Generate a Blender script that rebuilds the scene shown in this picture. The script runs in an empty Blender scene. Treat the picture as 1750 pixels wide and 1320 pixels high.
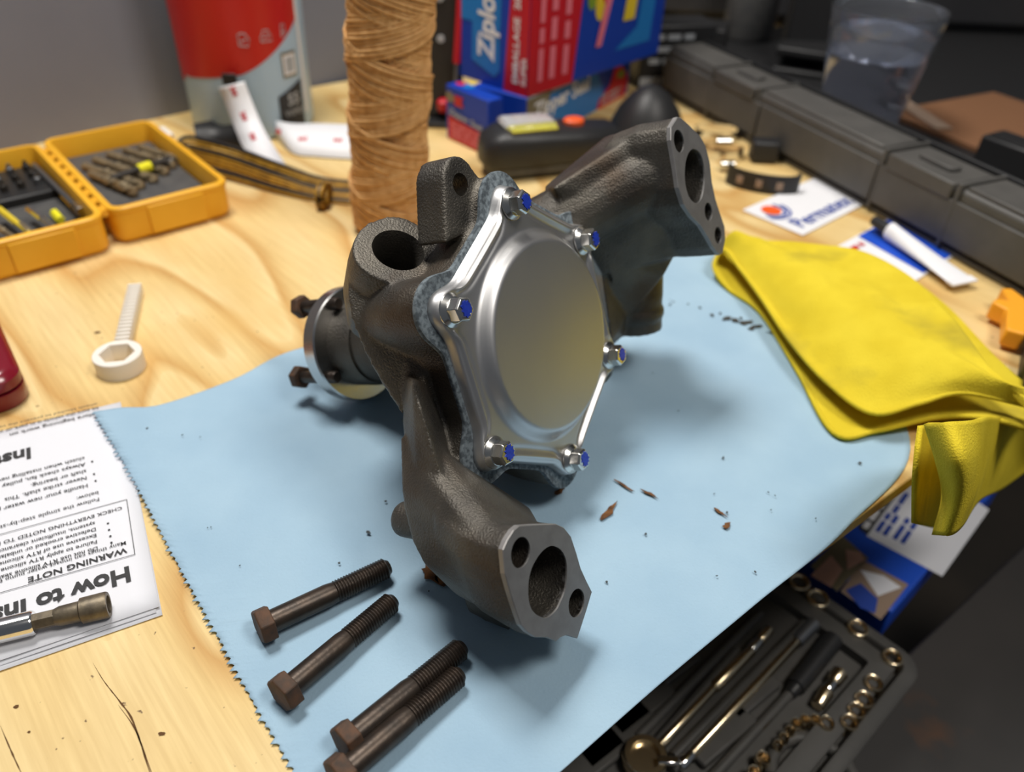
import bpy, bmesh, math, random
from mathutils import Vector, Matrix, noise
random.seed(7)
S = bpy.context.scene
COL = S.collection
PI = math.pi

# ------------------------------------------------------------------ camera, world, lights, exposure
cam_d = bpy.data.cameras.new('camera')
cam = bpy.data.objects.new('camera', cam_d); COL.objects.link(cam)
cr = [[0.999072, -0.043063, -0.0], [0.026382, 0.612074, -0.790361], [0.034036, 0.789627, 0.612642]]
cm = Matrix(cr).to_4x4(); cm.translation = (0, 0, 0.353)
cam.matrix_world = cm
cam_d.sensor_width = 36.0
cam_d.lens = 36.0 * 1350 / 1750
cam_d.clip_start = 0.02; cam_d.clip_end = 30
cam_d.dof.use_dof = True
cam_d.dof.focus_distance = 0.40
cam_d.dof.aperture_fstop = 5.2
S.camera = cam

world = bpy.data.worlds.new('world'); S.world = world
world.use_nodes = True
bg = world.node_tree.nodes['Background']
bg.inputs[0].default_value = (0.80, 0.88, 1.0, 1)
bg.inputs[1].default_value = 0.11

def area(name, loc, target, size, sizey, power, col):
    l = bpy.data.lights.new(name, 'AREA'); l.shape = 'RECTANGLE'
    l.size = size; l.size_y = sizey; l.energy = power; l.color = col
    o = bpy.data.objects.new(name, l); COL.objects.link(o)
    o.location = loc
    o.rotation_euler = (Vector(target) - Vector(loc)).to_track_quat('-Z', 'Y').to_euler()
    return o
area('bench_lamp', (-0.38, 0.78, 1.65), (0.0, 0.42, 0.0), 0.55, 0.40, 32, (1.0, 0.965, 0.91))
area('ceiling_lamp', (0.85, 0.05, 1.80), (0.2, 0.4, 0.0), 0.5, 0.5, 22, (1.0, 0.95, 0.88))
area('cool_fill_light', (1.3, 2.1, 1.25), (0.4, 0.9, 0.05), 0.7, 0.5, 9, (0.80, 0.88, 1.0))  # added cool fill from back right for glass and case top, no window there

S.view_settings.view_transform = 'Standard'
S.view_settings.look = 'None'
S.view_settings.gamma = 1.0
S.view_settings.use_curve_mapping = False
S.view_settings.exposure = -0.22

# ------------------------------------------------------------------ helpers
def srgb(r, g, b):
    f = lambda c: (c/255/12.92) if c/255 <= 0.04045 else ((c/255+0.055)/1.055)**2.4
    return (f(r), f(g), f(b), 1)

def mat(name, col, rough=0.5, metal=0.0, col2=None, scale=60, bump=0.0, bscale=None, bdist=0.0005,
        contrast=(0.35, 0.65), spec=0.5, detail=4, trans=0.0, ior=1.45, emit=None, coat=0.0, col3=None, scale3=15, c3=(0.5, 0.7)):
    m = bpy.data.materials.new(name); m.use_nodes = True
    nt = m.node_tree; b = nt.nodes['Principled BSDF']
    b.inputs['Base Color'].default_value = col
    b.inputs['Roughness'].default_value = rough
    b.inputs['Metallic'].default_value = metal
    b.inputs['Specular IOR Level'].default_value = spec
    b.inputs['IOR'].default_value = ior
    b.inputs['Transmission Weight'].default_value = trans
    b.inputs['Coat Weight'].default_value = coat
    tc = nt.nodes.new('ShaderNodeTexCoord')
    def nz(sc, det=detail):
        n = nt.nodes.new('ShaderNodeTexNoise'); n.inputs['Scale'].default_value = sc; n.inputs['Detail'].default_value = det
        nt.links.new(tc.outputs['Object'], n.inputs['Vector']); return n
    out = None
    if col2 is not None:
        n = nz(scale); r = nt.nodes.new('ShaderNodeValToRGB')
        r.color_ramp.elements[0].position = contrast[0]; r.color_ramp.elements[1].position = contrast[1]
        r.color_ramp.elements[0].color = col; r.color_ramp.elements[1].color = col2
        nt.links.new(n.outputs['Fac'], r.inputs['Fac']); out = r.outputs['Color']
        if col3 is not None:
            n3 = nz(scale3); r3 = nt.nodes.new('ShaderNodeValToRGB')
            r3.color_ramp.elements[0].position = c3[0]; r3.color_ramp.elements[1].position = c3[1]
            mx = nt.nodes.new('ShaderNodeMixRGB'); mx.inputs[2].default_value = col3
            nt.links.new(n3.outputs['Fac'], r3.inputs['Fac']); nt.links.new(r3.outputs['Color'], mx.inputs[0])
            nt.links.new(out, mx.inputs[1]); out = mx.outputs[0]
        nt.links.new(out, b.inputs['Base Color'])
    if bump > 0:
        n2 = nz(bscale or scale, 6); bp = nt.nodes.new('ShaderNodeBump')
        bp.inputs['Strength'].default_value = bump; bp.inputs['Distance'].default_value = bdist
        nt.links.new(n2.outputs['Fac'], bp.inputs['Height']); nt.links.new(bp.outputs['Normal'], b.inputs['Normal'])
    if emit:
        b.inputs['Emission Color'].default_value = col; b.inputs['Emission Strength'].default_value = emit
    return m

class G:
    """geometry collector: vertices + faces"""
    def __init__(s): s.v = []; s.f = []
    def add(s, v, f):
        o = len(s.v); s.v += [Vector(p) for p in v]; s.f += [tuple(i+o for i in q) for q in f]; return s
    def xf(s, M):
        s.v = [M @ p for p in s.v]; return s
    def join(s, g):
        return s.add(g.v, g.f)

def box(x0, x1, y0, y1, z0, z1):
    g = G()
    g.add([(x0,y0,z0),(x1,y0,z0),(x1,y1,z0),(x0,y1,z0),(x0,y0,z1),(x1,y0,z1),(x1,y1,z1),(x0,y1,z1)],
          [(0,3,2,1),(4,5,6,7),(0,1,5,4),(1,2,6,5),(2,3,7,6),(3,0,4,7)])
    return g

def prism(pts, z0, z1, inset=0.0, bev=0.0):
    """pts ccw 2D outline -> closed prism, optional chamfer at both ends"""
    n = len(pts); g = G()
    c = Vector((sum(p[0] for p in pts)/n, sum(p[1] for p in pts)/n))
    def ring(z, sh):
        o = []
        for p in pts:
            d = Vector((p[0], p[1])) - c; L = d.length or 1
            q = c + d * max(0.0, (L - sh)/L); o.append((q.x, q.y, z))
        return o
    if bev > 0:
        rs = [ring(z0, bev), ring(z0+bev, 0), ring(z1-bev, 0), ring(z1, bev)]
    else:
        rs = [ring(z0, 0), ring(z1, inset)]
    return loft(rs)

def loft(rings, closed=True, cap=True):
    g = G(); n = len(rings[0]); V = []
    for r in rings: V += [Vector(p) for p in r]
    F = []
    for k in range(len(rings)-1):
        for i in range(n if closed else n-1):
            j = (i+1) % n
            F.append((k*n+i, k*n+j, (k+1)*n+j, (k+1)*n+i))
    if cap and closed:
        F.append(tuple(reversed(range(n)))); F.append(tuple(range((len(rings)-1)*n, len(rings)*n)))
    return g.add(V, F)

def circ(r, n=32, z=0, cx=0, cy=0, ph=0):
    return [(cx+r*math.cos(2*PI*i/n+ph), cy+r*math.sin(2*PI*i/n+ph), z) for i in range(n)]

def lathe(prof, n=32, cap=True):
    return loft([circ(max(r, 1e-5), n, z) for r, z in prof], cap=cap)

def ngon(R, k=6, ph=0): return [(R*math.cos(2*PI*i/k+ph), R*math.sin(2*PI*i/k+ph)) for i in range(k)]

def axis_mat(a, b, roll=0):
    """z axis from a to b, origin a"""
    a = Vector(a); d = (Vector(b)-a)
    q = d.to_track_quat('Z', 'Y')
    return Matrix.Translation(a) @ q.to_matrix().to_4x4() @ Matrix.Rotation(roll, 4, 'Z')

def catmull(P, seg=8, closed=False):
    P = [Vector(p) for p in P]; n = len(P); out = []
    rng = range(n) if closed else range(n-1)
    for i in rng:
        p0 = P[(i-1) % n] if closed or i > 0 else P[0]*2-P[1]
        p1 = P[i]; p2 = P[(i+1) % n]
        p3 = P[(i+2) % n] if closed or i+2 < n else P[-1]*2-P[-2]
        for k in range(seg):
            t = k/seg
            out.append(0.5*((2*p1)+(p2-p0)*t+(2*p0-5*p1+4*p2-p3)*t*t+(3*p1-p0-3*p2+p3)*t**3))
    if not closed: out.append(P[-1])
    return out

def tube(path, r, n=8, squash=1.0, cap=True):
    path = [Vector(p) for p in path]; rings = []
    up = Vector((0, 0, 1))
    for i, p in enumerate(path):
        d = (path[min(i+1, len(path)-1)] - path[max(i-1, 0)]).normalized()
        s = d.cross(up)
        if s.length < 1e-3: s = Vector((1, 0, 0))
        s.normalize(); w = s.cross(d)
        rr = r(i/(len(path)-1)) if callable(r) else r
        rings.append([p + s*math.cos(2*PI*k/n)*rr + w*math.sin(2*PI*k/n)*rr*squash for k in range(n)])
    return loft(rings, cap=cap)

def hull(pts):
    bm = bmesh.new()
    for p in pts: bm.verts.new(p)
    r = bmesh.ops.convex_hull(bm, input=bm.verts)
    dele = [e for e in r['geom_interior'] if isinstance(e, bmesh.types.BMVert)]
    if dele: bmesh.ops.delete(bm, geom=dele, context='VERTS')
    bm.verts.ensure_lookup_table(); bm.verts.index_update()
    g = G().add([v.co.copy() for v in bm.verts], [tuple(v.index for v in f.verts) for f in bm.faces])
    bm.free(); return g

def mesh_of(name, g):
    me = bpy.data.meshes.new(name)
    me.from_pydata([tuple(p) for p in g.v], [], g.f); me.validate(); me.update()
    return me

def fix_normals(me):
    bm = bmesh.new(); bm.from_mesh(me)
    bmesh.ops.recalc_face_normals(bm, faces=bm.faces); bm.to_mesh(me); bm.free()

def thing(name, label, cat, loc=(0, 0, 0), group=None):
    o = bpy.data.objects.new(name, None); COL.objects.link(o)
    o.location = loc; o.empty_display_size = 0.02
    o['label'] = label; o['category'] = cat
    if group: o['group'] = group
    return o

def part(name, g, m, parent, smooth=None, bev=0.0, label=None, normals=True, segs=2, sub=0, kind=None):
    """a mesh object in world coordinates, child of parent"""
    me = g if isinstance(g, bpy.types.Mesh) else mesh_of(name, g)
    if normals: fix_normals(me)
    o = bpy.data.objects.new(name, me); COL.objects.link(o)
    me.materials.append(m)
    if parent is not None:
        o.parent = parent
        pw = Matrix.Translation(parent.location) if parent.parent is None else Matrix.Identity(4)
        o.matrix_parent_inverse = pw.inverted()
    finish(o, smooth, bev, segs, sub)
    if label: o['label'] = label
    if kind: o['kind'] = kind
    return o

def finish(o, smooth, bev, segs=2, sub=0):
    me = o.data
    if bev > 0:
        b = o.modifiers.new('bevel', 'BEVEL'); b.width = bev; b.segments = segs; b.limit_method = 'ANGLE'; b.angle_limit = math.radians(40)
        if smooth is None: smooth = 35
    if sub:
        s = o.modifiers.new('sub', 'SUBSURF'); s.levels = sub; s.render_levels = sub
        if smooth is None: smooth = 180
    if smooth:
        for p in me.polygons: p.use_smooth = True
        try: me.set_sharp_from_angle(angle=math.radians(smooth))
        except Exception: pass

def solo(name, g, m, label, cat, group=None, smooth=None, bev=0.0, kind=None, segs=2, sub=0):
    """a top-level thing that is one mesh; origin moved to its base"""
    xs = [p.x for p in g.v]; ys = [p.y for p in g.v]; zs = [p.z for p in g.v]
    o0 = Vector(((min(xs)+max(xs))/2, (min(ys)+max(ys))/2, min(zs)))
    g.v = [p-o0 for p in g.v]
    me = mesh_of(name, g); fix_normals(me)
    o = bpy.data.objects.new(name, me); COL.objects.link(o); o.location = o0
    me.materials.append(m); finish(o, smooth, bev, segs, sub)
    if kind: o['kind'] = kind
    if label: o['label'] = label
    if cat: o['category'] = cat
    if group: o['group'] = group
    return o

def textgeo(s, size, bold=0.0, depth=0.0, align='LEFT', spacing=1.0, shear=0.0):
    cu = bpy.data.curves.new('t', 'FONT'); cu.body = s; cu.size = size; cu.offset = bold*size
    cu.align_x = align; cu.space_character = spacing; cu.shear = shear; cu.resolution_u = 3
    o = bpy.data.objects.new('t', cu); COL.objects.link(o)
    dg = bpy.context.evaluated_depsgraph_get()
    me = bpy.data.meshes.new_from_object(o.evaluated_get(dg))
    g = G().add([v.co.copy() for v in me.vertices], [tuple(p.vertices) for p in me.polygons])
    bpy.data.objects.remove(o); bpy.data.curves.remove(cu); bpy.data.meshes.remove(me)
    return g

def frame(o, ex, ey):
    o = Vector(o); ex = Vector(ex).normalized(); ey = Vector(ey); ez = ex.cross(ey).normalized(); ey = ez.cross(ex)
    M = Matrix((ex, ey, ez)).transposed().to_4x4(); M.translation = o
    return M

def text_on(name, s, M, size, m, parent, bold=0.0, align='LEFT', lift=0.0002, sx=1.0, shear=0.0, spacing=1.0):
    g = textgeo(s, size, bold, align=align, shear=shear, spacing=spacing)
    g.xf(M @ Matrix.Translation((0, 0, lift)) @ Matrix.Diagonal((sx, 1, 1, 1)))
    return part(name, g, m, parent, normals=False)

def bars(M, length, size, m, parent, lift=.0012):
    """a line of print too small to read: word-length dashes, one mesh"""
    rr = random.Random(int(length*1e5)); x = 0; g = G()
    while x < length:
        w = min(size*(1.2+2.2*rr.random()), length-x+size*.3)
        g.add([M @ Vector((px_, py_, lift)) for px_, py_ in ((x, 0), (x+w, 0), (x+w, size*.62), (x, size*.62))], [(0, 1, 2, 3)]); x += w+size*.45
    return part('print_line', g, m, parent, normals=False)

def decal(name, pts, M, m, parent, lift=0.0002):
    g = G().add([M @ Vector((p[0], p[1], lift)) for p in pts], [tuple(range(len(pts)))])
    return part(name, g, m, parent, normals=False)

def blob(r, n=14, k=0.35, ph=0):
    return [(r*(1+k*(random.random()-.5))*math.cos(2*PI*i/n), r*(1+k*(random.random()-.5))*math.sin(2*PI*i/n)) for i in range(n)]

def rrect(w, h, r, n=5, cx=0, cy=0):
    o = []
    for sx, sy, a in ((1, 1, 0), (-1, 1, PI/2), (-1, -1, PI), (1, -1, 1.5*PI)):
        for k in range(n+1):
            t = a+PI/2*k/n
            o.append((cx+sx*(w/2-r)+r*math.cos(t), cy+sy*(h/2-r)+r*math.sin(t)))
    return o

# ------------------------------------------------------------------ materials
M_crack = mat('wood_crack', srgb(96, 66, 36), 0.9)
M_wall = mat('wall_paint', srgb(132, 134, 145), 0.85, col2=srgb(125, 127, 138), scale=5, bump=0.15, bscale=300, bdist=0.0004)
M_dark = mat('dark_cabinet', (0.022, 0.022, 0.025, 1), 0.6, col2=(0.03, 0.03, 0.033, 1), scale=6)
M_floor = mat('floor', (0.03, 0.026, 0.022, 1), 0.7, col2=(0.05, 0.04, 0.03, 1), scale=3)
M_cart = mat('cart_top', (0.030, 0.028, 0.027, 1), 0.55, col2=(0.045, 0.040, 0.036, 1), scale=5, bump=.2, bscale=40, col3=(0.10, 0.045, 0.02, 1), scale3=11, c3=(0.6, 0.72))
M_towel = mat('towel_paper', srgb(162, 190, 209), 0.95, col2=srgb(152, 181, 202), scale=14, bump=0.5, bscale=650, bdist=0.0005, spec=0.15)
M_cast = mat('cast_iron', (0.080, 0.074, 0.066, 1), 0.46, 0.75, col2=(0.135, 0.122, 0.102, 1), scale=40, bump=0.9, bscale=900, bdist=0.0007, col3=(0.080, 0.055, 0.036, 1), scale3=17, c3=(0.54, 0.72))
M_mach = mat('machined_iron', (0.30, 0.29, 0.285, 1), 0.5, 0.7, col2=(0.35, 0.34, 0.335, 1), scale=120, bump=0.1, bscale=900, bdist=0.0002)
M_steel = mat('brushed_steel', (0.56, 0.555, 0.56, 1), 0.44, 1.0, col2=(0.58, 0.575, 0.57, 1), scale=26, bump=0.05, bscale=1500, bdist=0.0001)
M_chrome = mat('chrome', (0.78, 0.77, 0.75, 1), 0.12, 1.0)
M_zinc = mat('zinc_bolt', (0.68, 0.67, 0.64, 1), 0.22, 1.0)
M_hubsteel = mat('turned_steel', (0.55, 0.54, 0.53, 1), 0.25, 1.0, bump=0.05, bscale=800)
M_gasket = mat('gasket', srgb(112, 122, 128), 0.9, col2=srgb(72, 80, 86), scale=420, contrast=(0.4, 0.6))
M_black = mat('black_void', (0.004, 0.004, 0.004, 1), 0.8)
M_blue = mat('blue_paint', srgb(24, 52, 168), 0.4, col2=srgb(38, 66, 185), scale=500)
M_rustbolt = mat('oily_bolt', (0.045, 0.036, 0.03, 1), 0.38, 0.7, col2=(0.07, 0.052, 0.04, 1), scale=120, bump=0.2, bscale=500)
M_rusthead = mat('rusty_head', (0.11, 0.055, 0.03, 1), 0.7, 0.25, col2=(0.055, 0.038, 0.028, 1), scale=180, bump=0.4, bscale=500)
M_rust = mat('rust', (0.20, 0.085, 0.025, 1), 0.9, col2=(0.08, 0.035, 0.015, 1), scale=300)
M_grease = mat('grease', (0.05, 0.045, 0.035, 1), 0.8)
M_speck = mat('dirt', (0.06, 0.07, 0.075, 1), 0.9)
M_stain = mat('faint_stain', srgb(132, 160, 176), 0.95)
M_paper = mat('paper', srgb(226, 227, 233), 0.8, bump=0.05, bscale=300, col2=srgb(222, 223, 229), scale=9)
M_ink = mat('ink', (0.035, 0.035, 0.037, 1), 0.7)
M_whitepl = mat('white_plastic', srgb(238, 232, 222), 0.4)
M_red = mat('red_case', srgb(120, 20, 36), 0.22, coat=0.3)
M_yellowpl = mat('yellow_plastic', srgb(240, 180, 46), 0.42, bump=0.1, bscale=500, col2=srgb(234, 172, 40), scale=30)
M_blackpl = mat('black_plastic', (0.018, 0.018, 0.019, 1), 0.45, bump=0.15, bscale=900, bdist=0.0003)
M_caseblk = mat('case_plastic', (0.074, 0.071, 0.066, 1), 0.5, bump=0.3, bscale=700, bdist=0.0003, col2=(0.088, 0.084, 0.078, 1), scale=40)
M_greypl = mat('grey_insert', (0.06, 0.06, 0.062, 1), 0.6, col2=(0.085, 0.083, 0.08, 1), scale=60, bump=.3, bscale=400)
M_twine = mat('jute_twine', srgb(230, 182, 124), 0.9, col2=srgb(208, 156, 98), scale=130, bump=0.6, bscale=900, bdist=0.0006, spec=0.1)
M_core = mat('cardboard_core', srgb(150, 110, 70), 0.9)
M_bit = mat('drill_bit', srgb(168, 150, 118), 0.4, 0.6, col2=srgb(120, 108, 88), scale=200)
M_bitdk = mat('dark_bit', (0.06, 0.055, 0.05, 1), 0.45, 0.6)
M_steelgrey = mat('steel_rod', (0.22, 0.23, 0.25, 1), 0.35, 0.8)
M_canwhite = mat('canister_blue', srgb(172, 196, 214), 0.35)
M_canred = mat('canister_red', srgb(196, 36, 28), 0.35)
M_white = mat('print_white', srgb(235, 235, 238), 0.5)
M_lgrey = mat('print_grey', srgb(168, 172, 176), 0.5)
M_redink = mat('print_red', srgb(200, 30, 44), 0.5)
M_blueink = mat('print_blue', srgb(40, 70, 160), 0.5)
M_ltblue = mat('print_light_blue', srgb(30, 120, 196), 0.4)
M_zblue = mat('box_blue', srgb(16, 60, 168), 0.4)
M_zred = mat('box_red', srgb(190, 24, 40), 0.4)
M_pink = mat('print_pink', srgb(226, 120, 140), 0.5)
M_yel = mat('print_yellow', srgb(222, 196, 50), 0.5)
M_green = mat('print_green', srgb(120, 150, 50), 0.5)
M_orange = mat('orange_rubber', srgb(240, 96, 40), 0.4)
M_amber = mat('amber_plastic', srgb(244, 166, 44), 0.4)
M_clear = mat('clear_plastic', (0.9, 0.9, 0.9, 1), 0.06, trans=0.9, ior=1.45)
M_glass = mat('glass', (0.88, 0.92, 1.0, 1), 0.01, trans=0.96, ior=1.48)  # faint blue in the colour imitates cool light caught by the tumbler
M_water = mat('water', (0.78, 0.83, 0.97, 1), 0.01, trans=0.94, ior=1.33)  # bluish base colour stands in for cool light scattered in the water
M_led = mat('led_strip', srgb(236, 228, 40), 0.4)
M_cloth = mat('microfibre', srgb(226, 203, 58), 0.95, col2=srgb(216, 192, 50), scale=30, bump=0.9, bscale=900, bdist=0.0008, spec=0.1, col3=srgb(176, 158, 56), scale3=16, c3=(0.56, 0.78))
M_gold = mat('gold_wire', srgb(178, 134, 40), 0.4, 0.2, col2=srgb(140, 102, 30), scale=90)
M_cardbl = mat('card_blue', srgb(36, 84, 200), 0.35)
M_card = mat('cardboard', srgb(122, 84, 56), 0.85)
M_cardtan = mat('tan_strip', srgb(150, 128, 110), 0.8)
M_brown = mat('brown_wood', srgb(84, 48, 24), 0.7)
M_skin = mat('print_skin', srgb(206, 160, 140), 0.5)
M_olive = mat('print_olive', srgb(126, 116, 92), 0.5)
M_brass = mat('warm_chrome', (0.80, 0.66, 0.45, 1), 0.22, 1.0)
M_browniron = mat('worn_bronze', (0.20, 0.165, 0.115, 1), 0.5, 0.7, col2=(0.12, 0.10, 0.075, 1), scale=180, bump=.3, bscale=400)

def plywood():
    m = bpy.data.materials.new('plywood'); m.use_nodes = True
    nt = m.node_tree; b = nt.nodes['Principled BSDF']; L = nt.links
    tc = nt.nodes.new('ShaderNodeTexCoord'); mp = nt.nodes.new('ShaderNodeMapping')
    mp.inputs['Rotation'].default_value = (0, 0, math.radians(48)); mp.inputs['Location'].default_value = (0.35, 0.13, 0)
    L.new(tc.outputs['Object'], mp.inputs['Vector'])
    sep = nt.nodes.new('ShaderNodeSeparateXYZ'); L.new(mp.outputs[0], sep.inputs[0])
    # cathedral grain: long stretched distortion along x
    st = nt.nodes.new('ShaderNodeMapping'); st.inputs['Scale'].default_value = (0.9, 3.0, 1)
    L.new(mp.outputs[0], st.inputs['Vector'])
    n1 = nt.nodes.new('ShaderNodeTexNoise'); n1.inputs['Scale'].default_value = 2.6; n1.inputs['Detail'].default_value = 1.5
    L.new(st.outputs[0], n1.inputs['Vector'])
    mul = nt.nodes.new('ShaderNodeMath'); mul.operation = 'MULTIPLY'; mul.inputs[1].default_value = 8.0
    L.new(n1.outputs['Fac'], mul.inputs[0])
    fr = nt.nodes.new('ShaderNodeMath'); fr.operation = 'FRACT'; L.new(mul.outputs[0], fr.inputs[0])
    ramp = nt.nodes.new('ShaderNodeValToRGB'); e = ramp.color_ramp.elements
    e[0].position = 0.0; e[0].color = srgb(234, 209, 152); e[1].position = 1.0; e[1].color = srgb(230, 203, 143)
    k = ramp.color_ramp.elements.new(0.55); k.color = srgb(226, 196, 132)
    k = ramp.color_ramp.elements.new(0.86); k.color = srgb(204, 160, 92)
    L.new(fr.outputs[0], ramp.inputs['Fac'])
    # fine fibres
    sf = nt.nodes.new('ShaderNodeMapping'); sf.inputs['Scale'].default_value = (8, 160, 1); L.new(mp.outputs[0], sf.inputs['Vector'])
    n2 = nt.nodes.new('ShaderNodeTexNoise'); n2.inputs['Scale'].default_value = 2.0; n2.inputs['Detail'].default_value = 5; L.new(sf.outputs[0], n2.inputs['Vector'])
    r2 = nt.nodes.new('ShaderNodeValToRGB'); r2.color_ramp.elements[0].position = 0.35; r2.color_ramp.elements[1].position = 0.7
    r2.color_ramp.elements[0].color = (0.80, 0.74, 0.66, 1); r2.color_ramp.elements[1].color = (1, 1, 1, 1)
    L.new(n2.outputs['Fac'], r2.inputs['Fac'])
    mx = nt.nodes.new('ShaderNodeMixRGB'); mx.blend_type = 'MULTIPLY'; mx.inputs[0].default_value = 0.65
    L.new(ramp.outputs[0], mx.inputs[1]); L.new(r2.outputs[0], mx.inputs[2])
    # amber blotches + dirt specks
    n3 = nt.nodes.new('ShaderNodeTexNoise'); n3.inputs['Scale'].default_value = 7; n3.inputs['Detail'].default_value = 3; L.new(tc.outputs['Object'], n3.inputs['Vector'])
    r3 = nt.nodes.new('ShaderNodeValToRGB'); r3.color_ramp.elements[0].position = 0.52; r3.color_ramp.elements[1].position = 0.72
    L.new(n3.outputs['Fac'], r3.inputs['Fac'])
    m3 = nt.nodes.new('ShaderNodeMath'); m3.operation = 'MULTIPLY'; m3.inputs[1].default_value = 0.6; L.new(r3.outputs[0], m3.inputs[0])
    mx2 = nt.nodes.new('ShaderNodeMixRGB'); mx2.inputs[2].default_value = srgb(216, 176, 104)
    L.new(m3.outputs[0], mx2.inputs[0]); L.new(mx.outputs[0], mx2.inputs[1])
    n4 = nt.nodes.new('ShaderNodeTexNoise'); n4.inputs['Scale'].default_value = 230; n4.inputs['Detail'].default_value = 2; L.new(tc.outputs['Object'], n4.inputs['Vector'])
    r4 = nt.nodes.new('ShaderNodeValToRGB'); r4.color_ramp.elements[0].position = 0.71; r4.color_ramp.elements[1].position = 0.77
    L.new(n4.outputs['Fac'], r4.inputs['Fac'])
    mx3 = nt.nodes.new('ShaderNodeMixRGB'); mx3.inputs[2].default_value = srgb(112, 84, 52)
    L.new(r4.outputs[0], mx3.inputs[0]); L.new(mx2.outputs[0], mx3.inputs[1])
    L.new(mx3.outputs[0], b.inputs['Base Color'])
    b.inputs['Roughness'].default_value = 0.62
    bp = nt.nodes.new('ShaderNodeBump'); bp.inputs['Strength'].default_value = 0.25; bp.inputs['Distance'].default_value = 0.0006
    L.new(n2.outputs['Fac'], bp.inputs['Height']); L.new(bp.outputs[0], b.inputs['Normal'])
    return m
M_ply = plywood()

# ------------------------------------------------------------------ setting: walls, floor, bench, cart
EDGE, ED, EN = [Vector((a[0], a[1], 0)) for a in ((0.2103, 0.3346), (0.7813, 0.6241), (0.6241, -0.7813))]
def bench_pt(s, d, z=0): return EDGE + ED*s - EN*d + Vector((0, 0, z))
wd = Vector((math.cos(math.radians(44)), math.sin(math.radians(44)), 0)); wn = Vector((-wd.y, wd.x, 0))
w0 = Vector((-0.30, 1.115, 0))
def slab(a, b, nrm, th, z0, z1):
    g = G(); q = [a, b, b+nrm*th, a+nrm*th]
    return g.add([p+Vector((0, 0, z0)) for p in q]+[p+Vector((0, 0, z1)) for p in q],
                 [(0,3,2,1),(4,5,6,7),(0,1,5,4),(1,2,6,5),(2,3,7,6),(3,0,4,7)])
o = solo('wall_back', slab(w0-wd*1.6, w0+wd*2.6, wn, 0.08, -0.9, 1.9), M_wall, 'plain grey painted wall behind the bench', None, kind='structure')
o = solo('floor', box(-3, 4, -2.5, 4, -0.95, -0.9), M_floor, 'dark floor below the bench', None, kind='structure')

wallband = (w0 - EDGE).dot(-EN)
g = slab(EDGE-ED*1.0, EDGE+ED*1.75, -EN, wallband-0.004, -0.012, 0.0)
bench = thing('workbench', 'plywood workbench with pale yellow grain under the blue paper towel', 'workbench', tuple(bench_pt(0.3, 0.4, -0.9)))
part('plywood_top', g, M_ply, bench, bev=0.0015)
def crack(pts, w):
    P = catmull(pts, 6); V = []; n = len(P)
    for i, p in enumerate(P):
        d = (P[min(i+1, n-1)]-P[max(i-1, 0)]).normalized(); q = Vector((-d.y, d.x, 0))*w*math.sin(PI*(i+.3)/(n+.6))*(.6+.8*random.random())
        V += [p-q+Vector((0, 0, .0002)), p+q+Vector((0, 0, .0002))]
    part('crack', G().add(V, [(2*i, 2*i+1, 2*i+3, 2*i+2) for i in range(n-1)]), M_crack, bench, normals=False, label='dark crack in the plywood face')
crack([(-0.2007, 0.2189, 0.0000), (-0.1906, 0.2089, 0.0000), (-0.1787, 0.1988, 0.0000), (-0.1684, 0.1891, 0.0000), (-0.1521, 0.1667, 0.0000), (-0.1457, 0.1594, 0.0000)], .00035)
crack([(-0.1789, 0.1973, 0.0000), (-0.1656, 0.1850, 0.0000), (-0.1496, 0.1643, 0.0000)], .0003)
crack([(-0.2280, 0.1850, 0.0000), (-0.2152, 0.1718, 0.0000), (-0.2053, 0.1619, 0.0000)], .0003)
for p, a, b in (((-0.3222, 0.5001, 0.0000), .0022, .0016), ((-0.1532, 0.1841, 0.0000), .0016, .0010), ((-0.2252, 0.1940, 0.0000), .0012, .0010), ((-0.2132, 0.1823, 0.0000), .0008, .0006)):
    part('knot', G().add([Vector(p)+Vector((x*a, y*b, .0003)) for x, y in blob(1, 12, .5)], [tuple(range(12))]), M_crack, bench, normals=False, label='small dark knot')
for s in (-0.9, 1.65):
    for d in (0.08, 0.75):
        p = bench_pt(s, d); part('leg', box(p.x-.045, p.x+.045, p.y-.045, p.y+.045, -0.9, -0.012), M_ply, bench)

# tall dark cabinet that closes the right of the view
cab = thing('storage_cabinet', 'tall dark grey cabinet behind the black case and the glass', 'cabinet', (0.9, 1.75, 0.0))
part('cabinet_body', box(0.12, 1.5, 1.58, 1.80, 0.0045, 1.3), M_dark, cab, bev=0.004)
for x in (0.355, 0.81, 1.265):
    part('cabinet_door', box(x-.225, x+.225, 1.565, 1.58, 0.02, 1.28), M_dark, cab, bev=0.003)

# ------------------------------------------------------------------ blue paper towel
def patch(left, right, nu, nv, zf=None):
    """ruled patch between two polylines (same count)"""
    g = G(); V = []; F = []
    for j in range(nv+1):
        a = left[j]; b = right[j]
        for i in range(nu+1):
            t = i/nu; p = a.lerp(b, t)
            if zf: p = p+Vector((0, 0, zf(p, t, j/nv)))
            V.append(p)
    w = nu+1
    for j in range(nv):
        for i in range(nu): F.append((j*w+i, j*w+i+1, (j+1)*w+i+1, (j+1)*w+i))
    return g.add(V, F)
def resample(P, n):
    P = [Vector(p) for p in P]; L = [0]
    for i in range(1, len(P)): L.append(L[-1]+(P[i]-P[i-1]).length)
    out = []
    for k in range(n+1):
        s = L[-1]*k/n; i = 1
        while i < len(L)-1 and L[i] < s: i += 1
        out.append(P[i-1].lerp(P[i], (s-L[i-1])/max(1e-9, L[i]-L[i-1])))
    return out
NT = 216
PO = Vector((-0.1787, 0.2500, 0.0000)); PX = (Vector((-0.2440, 0.2146, 0.0000))-PO).normalized(); PD = Vector((-PX.y, PX.x, 0))
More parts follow.
